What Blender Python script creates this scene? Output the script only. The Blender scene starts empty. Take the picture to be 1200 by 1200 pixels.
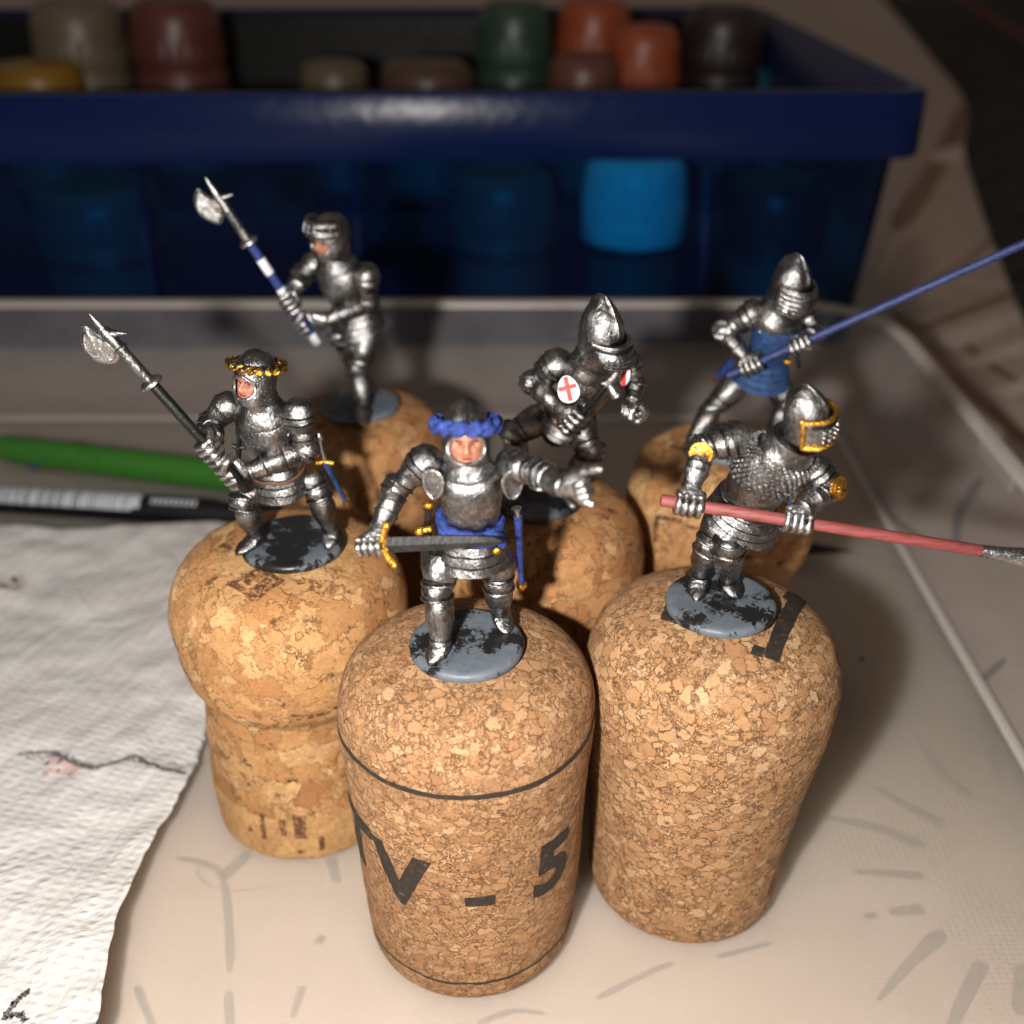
import bpy, bmesh, math, random
from mathutils import Vector, Matrix, noise

# one Blender unit is one centimetre
sc = bpy.context.scene
sc.unit_settings.system = 'METRIC'
sc.unit_settings.scale_length = 0.01
V = Vector
PI = math.pi
R = math.radians

# ------------------------------------------------------------------ camera
CAM_H, PITCH, FPX = 12.46, R(30.0), 1300.0
cam_d = bpy.data.cameras.new('camera')
cam = bpy.data.objects.new('camera', cam_d)
sc.collection.objects.link(cam)
cam.location = (0, 0, CAM_H)
cam.rotation_euler = (PI / 2 - PITCH, 0, 0)
cam_d.sensor_width = 36.0
cam_d.lens = 36.0 * FPX / 1200.0
cam_d.clip_start, cam_d.clip_end = 0.1, 1000
cam_d.dof.use_dof = True
cam_d.dof.focus_distance = 13.0
cam_d.dof.aperture_fstop = 0.185
sc.camera = cam

# ------------------------------------------------------------------ light
world = bpy.data.worlds.new('World')
sc.world = world
world.use_nodes = True
bg = world.node_tree.nodes['Background']
bg.inputs[0].default_value = (1.0, 0.83, 0.72, 1)
bg.inputs[1].default_value = 0.10
fl = bpy.data.lights.new('phone_flash', 'POINT')      # the phone's flash, beside its lens
fl.energy = 19000
fl.color = (1.0, 0.945, 0.87)
fl.shadow_soft_size = 0.32
flo = bpy.data.objects.new('phone_flash', fl)
flo.location = (-2.45, 0.0, CAM_H - 0.5)
sc.collection.objects.link(flo)
rm = bpy.data.lights.new('warm_fill', 'AREA')      # dim warm fill added high above the table to brighten the background
rm.energy = 7000
rm.color = (1.0, 0.72, 0.48)
rm.shape = 'DISK'
rm.size = 40
rmo = bpy.data.objects.new('warm_fill', rm)
rmo.location = (-40, 30, 150)
rmo.rotation_euler = (V((0, 15, 0)) - rmo.location).to_track_quat('-Z', 'Y').to_euler()
sc.collection.objects.link(rmo)
sc.view_settings.view_transform = 'Standard'
sc.view_settings.look = 'None'
sc.view_settings.exposure = 0.0
sc.view_settings.gamma = 1.0
sc.render.film_transparent = False
sc.cycles.max_bounces = 6
sc.cycles.transparent_max_bounces = 12
sc.cycles.caustics_reflective = False
sc.cycles.caustics_refractive = False

# ------------------------------------------------------------------ measuring helpers
_cs, _sn = math.cos(PITCH), math.sin(PITCH)
def _ray(px, py):
    a, b = (px - 600) / FPX, (py - 600) / FPX
    return V((a, _cs - b * _sn, -_sn - b * _cs))
def at(px, py, Y):
    d = _ray(px, py)
    return V((0, 0, CAM_H)) + d * (Y / d.y)
def atz(px, py, Z):
    d = _ray(px, py)
    return V((0, 0, CAM_H)) + d * ((Z - CAM_H) / d.z)

# ------------------------------------------------------------------ node helpers
class NT:
    def __init__(s, name):
        s.m = bpy.data.materials.new(name)
        s.m.use_nodes = True
        s.t = s.m.node_tree
        s.b = s.t.nodes['Principled BSDF']
        s.out = s.t.nodes['Material Output']
        s._tc = None
    def n(s, typ, **kw):
        nd = s.t.nodes.new(typ)
        for k, v in kw.items():
            if k.startswith('i_'):
                nd.inputs[k[2:].replace('_', ' ')].default_value = v
            else:
                setattr(nd, k, v)
        return nd
    def l(s, a, b):
        s.t.links.new(a, b)
    def co(s):
        if s._tc is None:
            s._tc = s.n('ShaderNodeTexCoord').outputs['Object']
        return s._tc
    def mapped(s, scale=(1, 1, 1), rot=(0, 0, 0), src=None):
        mp = s.n('ShaderNodeMapping')
        mp.inputs['Scale'].default_value = scale
        mp.inputs['Rotation'].default_value = rot
        s.l(src or s.co(), mp.inputs['Vector'])
        return mp.outputs[0]
    def noise(s, scale, detail=4, rough=0.55, vec=None, dist=0.0):
        nd = s.n('ShaderNodeTexNoise')
        nd.inputs['Scale'].default_value = scale
        nd.inputs['Detail'].default_value = detail
        nd.inputs['Roughness'].default_value = rough
        nd.inputs['Distortion'].default_value = dist
        s.l(vec or s.co(), nd.inputs['Vector'])
        return nd.outputs['Fac']
    def vor(s, scale, feature='F1', vec=None, rnd=1.0):
        nd = s.n('ShaderNodeTexVoronoi', feature=feature)
        nd.inputs['Scale'].default_value = scale
        nd.inputs['Randomness'].default_value = rnd
        s.l(vec or s.co(), nd.inputs['Vector'])
        return nd
    def ramp(s, fac, stops, interp='LINEAR'):
        nd = s.n('ShaderNodeValToRGB')
        cr = nd.color_ramp
        cr.interpolation = interp
        while len(cr.elements) < len(stops):
            cr.elements.new(0.5)
        for e, (p, c) in zip(cr.elements, stops):
            e.position = p
            e.color = (c, c, c, 1) if isinstance(c, (int, float)) else (*c, 1)
        s.l(fac, nd.inputs['Fac'])
        return nd.outputs['Color']
    def mix(s, fac, a, b, mode='MIX'):
        nd = s.n('ShaderNodeMix', data_type='RGBA', blend_type=mode)
        for sock, val in ((nd.inputs[0], fac), (nd.inputs[6], a), (nd.inputs[7], b)):
            if hasattr(val, 'links') or hasattr(val, 'is_linked'):
                s.l(val, sock)
            elif isinstance(val, (int, float)):
                sock.default_value = val if sock == nd.inputs[0] else (val, val, val, 1)
            else:
                sock.default_value = (*val, 1)
        return nd.outputs[2]
    def math(s, op, a, b=0.0):
        nd = s.n('ShaderNodeMath', operation=op)
        for sock, val in ((nd.inputs[0], a), (nd.inputs[1], b)):
            if isinstance(val, (int, float)):
                sock.default_value = val
            else:
                s.l(val, sock)
        return nd.outputs[0]
    def bump(s, h, dist, strength=1.0, prev=None):
        nd = s.n('ShaderNodeBump')
        nd.inputs['Distance'].default_value = dist
        nd.inputs['Strength'].default_value = strength
        s.l(h, nd.inputs['Height'])
        if prev is not None:
            s.l(prev, nd.inputs['Normal'])
        return nd.outputs[0]
    def set(s, **kw):
        for k, v in kw.items():
            sock = s.b.inputs[k.replace('_', ' ')]
            if hasattr(v, 'is_linked'):
                s.l(v, sock)
            elif isinstance(v, tuple) and len(v) == 3:
                sock.default_value = (*v, 1)
            else:
                sock.default_value = v
        return s

# ------------------------------------------------------------------ materials
MAT = {}
def paint(name, col, rough=0.5, metal=0.0, var=0.25, scale=9.0, bump=0.01, spec=0.5):
    t = NT(name)
    f = t.noise(scale, 5, 0.6)
    lo = tuple(c * (1 - var) for c in col)
    hi = tuple(min(1, c * (1 + var)) for c in col)
    c = t.ramp(f, [(0.3, lo), (0.7, hi)])
    t.set(Base_Color=c, Roughness=t.ramp(t.noise(scale * 2.3, 3), [(0.3, max(0.05, rough - 0.1)), (0.7, min(1, rough + 0.12))]), Metallic=metal)
    t.b.inputs['Specular IOR Level'].default_value = spec
    if bump:
        t.set(Normal=t.bump(t.noise(scale * 2, 5, 0.65), bump))
    MAT[name] = t.m
    return t.m

def steel(name, lo, hi, rough, seed=0.0):
    # silver paint brushed over black: streaky and worn, some black left showing through
    t = NT(name)
    v = t.mapped((1, 1, 1), (seed, seed * 1.7, 0))
    f = t.noise(5.0, 6, 0.62, v)
    f2 = t.noise(26.0, 5, 0.7, t.mapped((1, 1, 0.6), (seed, seed, 0)))
    fine = t.noise(85.0, 3, 0.65, v)
    m = t.math('ADD', t.math('MULTIPLY', f, 0.42), t.math('ADD', t.math('MULTIPLY', f2, 0.43), t.math('MULTIPLY', fine, 0.15)))
    c = t.ramp(m, [(0.36, lo), (0.49, tuple(a * .55 + b * .45 for a, b in zip(lo, hi))), (0.62, hi)])
    warm = t.ramp(t.noise(4.0, 3, 0.6, v), [(0.60, 0.0), (0.74, 0.4)])
    c = t.mix(warm, c, (0.50, 0.36, 0.31))
    t.set(Base_Color=c, Metallic=1.0, Roughness=t.ramp(f2, [(0.3, rough + 0.10), (0.7, rough - 0.06)]))
    nb = t.bump(f2, 0.011, 0.8)
    nb = t.bump(fine, 0.0016, 0.8, nb)
    nb = t.bump(f, 0.045, 0.6, nb)
    t.set(Normal=nb)
    MAT[name] = t.m
steel('silver_paint', (0.028, 0.028, 0.030), (0.44, 0.44, 0.445), 0.28)
steel('silver_paint_bright', (0.07, 0.07, 0.072), (0.72, 0.72, 0.725), 0.28, 1.1)
steel('silver_paint_dark', (0.012, 0.012, 0.013), (0.13, 0.13, 0.125), 0.40, 2.3)
paint('gold_paint', (0.66, 0.34, 0.05), 0.26, 0.95, 0.5, 16, 0.012)
paint('blue_paint', (0.017, 0.040, 0.21), 0.5, 0.0, 0.55, 14, 0.03)
paint('light_blue_paint', (0.014, 0.050, 0.15), 0.55, 0.0, 0.55, 9, 0.03)
paint('white_paint', (0.72, 0.74, 0.78), 0.5, 0.0, 0.12, 12, 0.01)
paint('red_paint', (0.62, 0.03, 0.03), 0.5, 0.0, 0.2, 14, 0.01)
paint('black_paint', (0.006, 0.006, 0.006), 0.34, 0.0, 0.4, 12, 0.012, 0.28)
paint('blade_black', (0.016, 0.016, 0.016), 0.40, 0.1, 0.6, 10, 0.012, 0.3)
paint('leather_brown', (0.10, 0.035, 0.018), 0.6, 0.0, 0.3, 12, 0.015)
paint('skin_paint', (0.33, 0.135, 0.085), 0.5, 0.0, 0.28, 13, 0.012)
paint('skin_dark', (0.10, 0.03, 0.02), 0.6, 0.0, 0.2, 13, 0.0)
paint('skin_light', (0.48, 0.24, 0.16), 0.45, 0.0, 0.15, 13, 0.0)
def red_pole():
    t = NT('red_pole_paint')
    v = t.mapped((0.7, 14, 14), (0, R(2), 0))
    f = t.noise(6, 6, 0.7, t.mapped((0.5, 5, 5)))
    c = t.ramp(f, [(0.32, (0.06, 0.024, 0.022)), (0.44, (0.20, 0.042, 0.040)), (0.75, (0.29, 0.075, 0.070))])
    t.set(Base_Color=c, Roughness=0.48, Normal=t.bump(f, 0.012))
    MAT['red_pole_paint'] = t.m
red_pole()
def blue_pole():
    t = NT('blue_pole_paint')
    f = t.noise(7, 6, 0.7, t.mapped((0.5, 5, 5)))
    c = t.ramp(f, [(0.30, (0.005, 0.008, 0.035)), (0.44, (0.014, 0.026, 0.115)), (0.72, (0.045, 0.068, 0.20))])
    t.set(Base_Color=c, Roughness=0.42, Normal=t.bump(f, 0.012))
    MAT['blue_pole_paint'] = t.m
blue_pole()

def base_mat(name, black, seed):
    # slate-grey plastic disc with thick black paint slopped over it
    t = NT(name)
    v = t.mapped((1, 1, 1), (0, 0, seed))
    f = t.noise(1.7, 2, 0.5, v, 0.4)
    g = t.noise(8, 7, 0.75, v, 1.4)
    m = t.math('ADD', t.math('MULTIPLY', f, 0.62), t.math('MULTIPLY', g, 0.38))
    k = t.ramp(m, [(black - 0.012, 1.0), (black + 0.012, 0.0)])
    grey = t.ramp(t.noise(9, 4), [(0.3, (0.085, 0.105, 0.13)), (0.7, (0.12, 0.14, 0.165))])
    t.set(Base_Color=t.mix(k, grey, (0.010, 0.010, 0.011)), Roughness=t.ramp(k, [(0, 0.5), (1, 0.36)]))
    nb = t.bump(k, 0.012, 0.7)
    t.set(Normal=t.bump(t.noise(30, 4), 0.006, 0.6, nb))
    MAT[name] = t.m
base_mat('base_patchy', 0.475, 0.3)
base_mat('base_black', 0.535, 1.9)
base_mat('base_grey', 0.40, 2.6)
base_mat('base_spots', 0.485, 4.35)

def cork_mat(name, cell, cols, crack, spread, squash=1.0, dark=0.55, cover=0.50):
    t = NT(name)
    def warp(scale, amt, src, rough=0.7):
        wob = t.n('ShaderNodeTexNoise')
        wob.inputs['Scale'].default_value = scale
        wob.inputs['Detail'].default_value = 4
        wob.inputs['Roughness'].default_value = rough
        t.l(src, wob.inputs['Vector'])
        sub = t.n('ShaderNodeVectorMath', operation='SUBTRACT'); sub.inputs[1].default_value = (0.5, 0.5, 0.5)
        t.l(wob.outputs['Color'], sub.inputs[0])
        scl = t.n('ShaderNodeVectorMath', operation='SCALE'); scl.inputs['Scale'].default_value = amt
        t.l(sub.outputs[0], scl.inputs[0])
        add = t.n('ShaderNodeVectorMath', operation='ADD')
        t.l(src, add.inputs[0]); t.l(scl.outputs[0], add.inputs[1])
        return add.outputs[0]
    w = warp(cell * 1.3, 1.5 / cell, t.co())
    vec = t.mapped((1, 1, squash), (R(20), R(12), 0), w)
    vc = t.vor(cell, 'F1', vec); ve = t.vor(cell, 'DISTANCE_TO_EDGE', vec)
    vec2 = t.mapped((squash, 1, 1), (R(-25), R(30), R(40)), w)
    vs = t.vor(cell * 1.9, 'F1', vec2); vse = t.vor(cell * 1.9, 'DISTANCE_TO_EDGE', vec2)
    sa = t.n('ShaderNodeSeparateColor'); t.l(vc.outputs['Color'], sa.inputs[0])
    sb = t.n('ShaderNodeSeparateColor'); t.l(vs.outputs['Color'], sb.inputs[0])
    stops = [(i / (len(cols) - 1), c) for i, c in enumerate(cols)]
    ca, cb = t.ramp(sa.outputs[0], stops), t.ramp(sb.outputs[0], stops)
    # which flakes are broken up into smaller ones
    pick = t.ramp(sa.outputs[1], [(0.52, 0.0), (0.54, 1.0)])
    col = t.mix(pick, ca, cb)
    dist = t.mix(pick, ve.outputs['Distance'], vse.outputs['Distance'])
    # grain lines inside each flake
    gr = t.noise(cell * 3.0, 6, 0.7, t.mapped((1, 2.6, 1.6), (0, R(35), R(20)), w), 0.6)
    col = t.mix(t.ramp(gr, [(0.32, 0.75), (0.56, 0.0)]), col, tuple(c * 0.62 for c in cols[2]))
    fine = t.noise(cell * 9, 5, 0.78)
    col = t.mix(t.ramp(fine, [(0.30, 0.7), (0.47, 0.0)]), col, (0.23, 0.10, 0.04))
    # dark joints, only along some of the borders, of uneven width
    jag = t.math('ADD', dist, t.math('MULTIPLY', t.math('SUBTRACT', t.noise(cell * 6, 4, 0.7), 0.5), crack * 1.3))
    edge = t.ramp(jag, [(0.0, 1.0), (crack, 0.0)])
    where = t.ramp(t.noise(cell * 0.8, 4, 0.65), [(cover, 0.15), (cover + 0.16, 1.0)])
    e = t.math('MULTIPLY', edge, where)
    col = t.mix(t.math('MULTIPLY', e, dark + 0.3), col, (0.10, 0.042, 0.018))
    # lenticel specks and pits
    sp = t.vor(cell * 1.5, 'F1', t.mapped((1, 1, 2.2), (0, R(15), 0), w))
    seps = t.n('ShaderNodeSeparateColor'); t.l(sp.outputs['Color'], seps.inputs[0])
    pit = t.math('MULTIPLY', t.ramp(seps.outputs[2], [(0.84, 0.0), (0.88, 1.0)]), t.ramp(sp.outputs['Distance'], [(0.12, 1.0), (0.42, 0.0)]))
    pit = t.math('MULTIPLY', pit, t.ramp(t.noise(cell * 4, 5, 0.75), [(0.45, 0.0), (0.56, 1.0)]))
    col = t.mix(pit, col, (0.09, 0.04, 0.02))
    lum = t.ramp(t.noise(0.7, 3, 0.5), [(0.3, ((1 - spread) * .92, (1 - spread) * .90, (1 - spread) * .93)), (0.7, (0.94, 0.92, 0.95))])
    col = t.mix(1.0, col, lum, 'MULTIPLY')
    hh = t.mix(pick, sa.outputs[2], sb.outputs[2])
    h = t.math('SUBTRACT', t.math('MULTIPLY', hh, 0.55), t.math('ADD', t.math('MULTIPLY', e, 0.9), pit))
    nb = t.bump(h, 0.10 / cell + 0.012, 0.9)
    nb = t.bump(gr, 0.05 / cell, 0.8, nb)
    nb = t.bump(fine, 0.007, 0.9, nb)
    t.set(Base_Color=col, Roughness=0.72, Normal=nb)
    t.b.inputs['Specular IOR Level'].default_value = 0.3
    MAT[name] = t.m
cork_mat('cork_fine', 7.0, [(0.33, 0.165, 0.075), (0.50, 0.285, 0.135), (0.41, 0.215, 0.095), (0.62, 0.40, 0.215), (0.45, 0.24, 0.108), (0.55, 0.33, 0.165), (0.37, 0.19, 0.085)], 0.085, 0.12, 1.4, 0.34, 0.40)
cork_mat('cork_fine_pale', 5.6, [(0.36, 0.185, 0.08), (0.54, 0.315, 0.15), (0.44, 0.235, 0.105), (0.66, 0.44, 0.24), (0.48, 0.265, 0.118), (0.58, 0.36, 0.18), (0.39, 0.205, 0.09)], 0.09, 0.12, 1.3, 0.40, 0.40)
cork_mat('cork_coarse', 2.0, [(0.40, 0.185, 0.065), (0.62, 0.365, 0.15), (0.50, 0.24, 0.088), (0.72, 0.47, 0.22), (0.54, 0.27, 0.095), (0.66, 0.40, 0.175)], 0.05, 0.14, 1.5, 0.5, 0.50)
cork_mat('cork_coarse_red', 2.4, [(0.34, 0.145, 0.052), (0.54, 0.29, 0.115), (0.43, 0.195, 0.07), (0.64, 0.39, 0.175), (0.47, 0.22, 0.08), (0.58, 0.33, 0.14)], 0.05, 0.16, 1.3, 0.5, 0.48)
cork_mat('cork_disc', 0.8, [(0.58, 0.33, 0.13), (0.62, 0.37, 0.15), (0.60, 0.35, 0.14), (0.64, 0.39, 0.17)], 0.003, 0.1, 7.0, 0.2)
def ink():
    t = NT('cork_ink')
    g = t.noise(13, 6, 0.75)
    t.set(Base_Color=t.ramp(g, [(0.45, (0.014, 0.011, 0.009)), (0.60, (0.030, 0.018, 0.012)), (0.67, (0.26, 0.125, 0.055))]), Roughness=0.7, Normal=t.bump(g, 0.02))
    MAT['cork_ink'] = t.m
    t = NT('cork_brand')
    g = t.noise(16, 5, 0.7)
    t.set(Base_Color=t.ramp(g, [(0.40, (0.065, 0.026, 0.012)), (0.52, (0.13, 0.055, 0.024)), (0.60, (0.44, 0.22, 0.08))]), Roughness=0.75, Normal=t.bump(g, 0.02))
    MAT['cork_brand'] = t.m
ink()

def plastic(name, tint, body, body_fac, gloss_rough=0.12, grain=None, weave=False, ior=1.33):
    # thin see-through moulded plastic: clear share, milky share and a skin reflection
    t = NT(name)
    t.t.nodes.remove(t.b)
    tr = t.n('ShaderNodeBsdfTransparent'); tr.inputs[0].default_value = (*tint, 1)
    if weave:
        df = t.n('ShaderNodeSubsurfaceScattering', falloff='BURLEY'); df.inputs['Color'].default_value = (*body, 1)
        df.inputs['Scale'].default_value = 1.0; df.inputs['Radius'].default_value = (1.3, 1.1, 0.9)
    else:
        df = t.n('ShaderNodeBsdfDiffuse'); df.inputs[0].default_value = (*body, 1)
    gl = t.n('ShaderNodeBsdfGlossy'); gl.inputs['Roughness'].default_value = gloss_rough
    m1 = t.n('ShaderNodeMixShader'); m1.inputs[0].default_value = body_fac
    if grain:
        t.l(t.ramp(t.noise(grain, 4, 0.6), [(0.3, body_fac * 0.8), (0.7, min(1, body_fac * 1.2))]), m1.inputs[0])
    t.l(tr.outputs[0], m1.inputs[1]); t.l(df.outputs[0], m1.inputs[2])
    fr = t.n('ShaderNodeFresnel'); fr.inputs['IOR'].default_value = ior
    m2 = t.n('ShaderNodeMixShader')
    t.l(fr.outputs[0], m2.inputs[0]); t.l(m1.outputs[0], m2.inputs[1]); t.l(gl.outputs[0], m2.inputs[2])
    t.l(m2.outputs[0], t.out.inputs['Surface'])
    if weave:
        w1 = t.n('ShaderNodeTexWave', wave_type='BANDS', bands_direction='Y'); w1.inputs['Scale'].default_value = 4.2
        w1.inputs['Distortion'].default_value = 0.6; w1.inputs['Detail'].default_value = 1
        w2 = t.n('ShaderNodeTexWave', wave_type='BANDS', bands_direction='X'); w2.inputs['Scale'].default_value = 3.2
        w2.inputs['Distortion'].default_value = 1.5; w2.inputs['Detail'].default_value = 1
        t.l(t.co(), w1.inputs['Vector']); t.l(t.co(), w2.inputs['Vector'])
        h = t.math('MULTIPLY', w1.outputs['Fac'], w2.outputs['Fac'])
        nb = t.bump(t.math('MULTIPLY', h, t.ramp(t.noise(0.5, 2), [(0.35, 0.2), (0.65, 1.0)])), 0.010, 0.5)
        t.l(nb, df.inputs['Normal'])
    else:
        nb = t.bump(t.noise(1.2, 3), 0.05, 0.5)
    t.l(nb, gl.inputs['Normal']); t.l(nb, fr.inputs['Normal'])
    MAT[name] = t.m
plastic('tray_floor_plastic', (0.98, 0.97, 0.96), (0.74, 0.665, 0.58), 0.40, 0.4, None, True, 1.25)
plastic('tray_wall_plastic', (0.90, 0.91, 0.93), (0.50, 0.47, 0.46), 0.22, 0.5, 0.6, False, 1.10)
plastic('tray_rim_plastic', (0.88, 0.87, 0.86), (0.80, 0.74, 0.69), 0.62, 0.3, None, False, 1.3)
plastic('blue_plastic', (0.05, 0.55, 0.95), (0.004, 0.016, 0.085), 0.24, 0.28)
plastic('blue_plastic_thick', (0.01, 0.04, 0.20), (0.004, 0.017, 0.10), 0.70, 0.26)

def towel():
    t = NT('paper_towel')
    # quilted embossing: rows of short raised dashes, plus fibres and creases
    w1 = t.n('ShaderNodeTexWave', wave_type='BANDS', bands_direction='Y'); w1.inputs['Scale'].default_value = 2.3
    w1.inputs['Distortion'].default_value = 1.4; w1.inputs['Detail'].default_value = 2; w1.inputs['Detail Scale'].default_value = 2.5
    w2 = t.n('ShaderNodeTexWave', wave_type='BANDS', bands_direction='X'); w2.inputs['Scale'].default_value = 1.25
    w2.inputs['Distortion'].default_value = 3.0; w2.inputs['Detail'].default_value = 2; w2.inputs['Detail Scale'].default_value = 2.0
    rv = t.mapped((1, 1, 1), (0, 0, R(18)))
    t.l(rv, w1.inputs['Vector']); t.l(rv, w2.inputs['Vector'])
    h = t.math('MULTIPLY', w1.outputs['Fac'], w2.outputs['Fac'])
    fib = t.noise(22, 5, 0.7)
    cre = t.noise(0.8, 5, 0.6, None, 0.8)
    stain = t.noise(0.55, 3, 0.5)
    c = t.ramp(stain, [(0.36, (0.57, 0.555, 0.555)), (0.55, (0.68, 0.67, 0.665))])
    c = t.mix(t.ramp(fib, [(0.35, 0.18), (0.6, 0.0)]), c, (0.60, 0.57, 0.55))
    nb = t.bump(h, 0.020, 0.6)
    nb = t.bump(fib, 0.016, 0.6, nb)
    nb = t.bump(cre, 0.20, 0.7, nb)
    t.set(Base_Color=c, Roughness=0.95, Normal=nb)
    t.b.inputs['Specular IOR Level'].default_value = 0.1
    MAT['paper_towel'] = t.m
towel()
def cloth():
    t = NT('tablecloth_fabric')
    w = t.noise(1.1, 4, 0.6)
    c = t.ramp(w, [(0.3, (0.50, 0.385, 0.315)), (0.7, (0.60, 0.475, 0.40))])
    f = t.noise(40, 3, 0.7)
    t.set(Base_Color=t.mix(t.ramp(f, [(0.35, 0.25), (0.6, 0)]), c, (0.28, 0.19, 0.14)), Roughness=0.6, Normal=t.bump(f, 0.02, 0.5))
    MAT['tablecloth_fabric'] = t.m
cloth()
paint('print_grey', (0.16, 0.132, 0.122), 0.7, 0, 0.2, 6, 0)
paint('print_brown', (0.26, 0.15, 0.105), 0.7, 0, 0.25, 4, 0)
paint('print_white', (0.66, 0.54, 0.46), 0.6, 0, 0.2, 2.5, 0)
paint('green_lacquer', (0.035, 0.16, 0.02), 0.35, 0, 0.1, 3, 0)
paint('black_lacquer', (0.006, 0.006, 0.006), 0.5, 0, 0.2, 3, 0, 0.2)
paint('label_white', (0.50, 0.54, 0.60), 0.45, 0, 0.08, 6, 0)
paint('bristle_black', (0.01, 0.009, 0.008), 0.7, 0, 0.3, 20, 0.01)
paint('ferrule_brass', (0.38, 0.22, 0.09), 0.35, 0.8, 0.2, 8, 0)
paint('wood_handle', (0.22, 0.10, 0.045), 0.45, 0, 0.25, 5, 0)
paint('dark_cloth', (0.045, 0.044, 0.042), 0.95, 0, 0.45, 1.2, 0.05, 0.1)
paint('red_piping', (0.16, 0.02, 0.015), 0.7, 0, 0.2, 4, 0)
paint('smear_red', (0.66, 0.47, 0.455), 0.95, 0, 0.1, 9, 0)
paint('pencil_grey', (0.13, 0.12, 0.12), 0.9, 0, 0.5, 22, 0)
paint('stain_brown', (0.52, 0.45, 0.42), 0.95, 0, 0.1, 9, 0)
LID = {}
def lid_mat(k, col):
    LID[k] = paint('lid_' + k, col, 0.42, 0, 0.12, 2.5, 0)
for k, col in {'beige': (0.17, 0.125, 0.08), 'red': (0.13, 0.035, 0.025), 'yellow': (0.28, 0.14, 0.01), 'tan': (0.14, 0.10, 0.06), 'brown': (0.10, 0.05, 0.03),
               'green': (0.03, 0.07, 0.045), 'orange': (0.36, 0.075, 0.025), 'pink': (0.15, 0.055, 0.035), 'plum': (0.03, 0.015, 0.015), 'white': (0.95, 0.95, 0.95), 'grey': (0.10, 0.105, 0.11)}.items():
    lid_mat(k, col if k == 'white' else tuple(c * .75 for c in col))
paint('jar_plastic', (0.035, 0.035, 0.035), 0.4, 0, 0.1, 2, 0)

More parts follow.
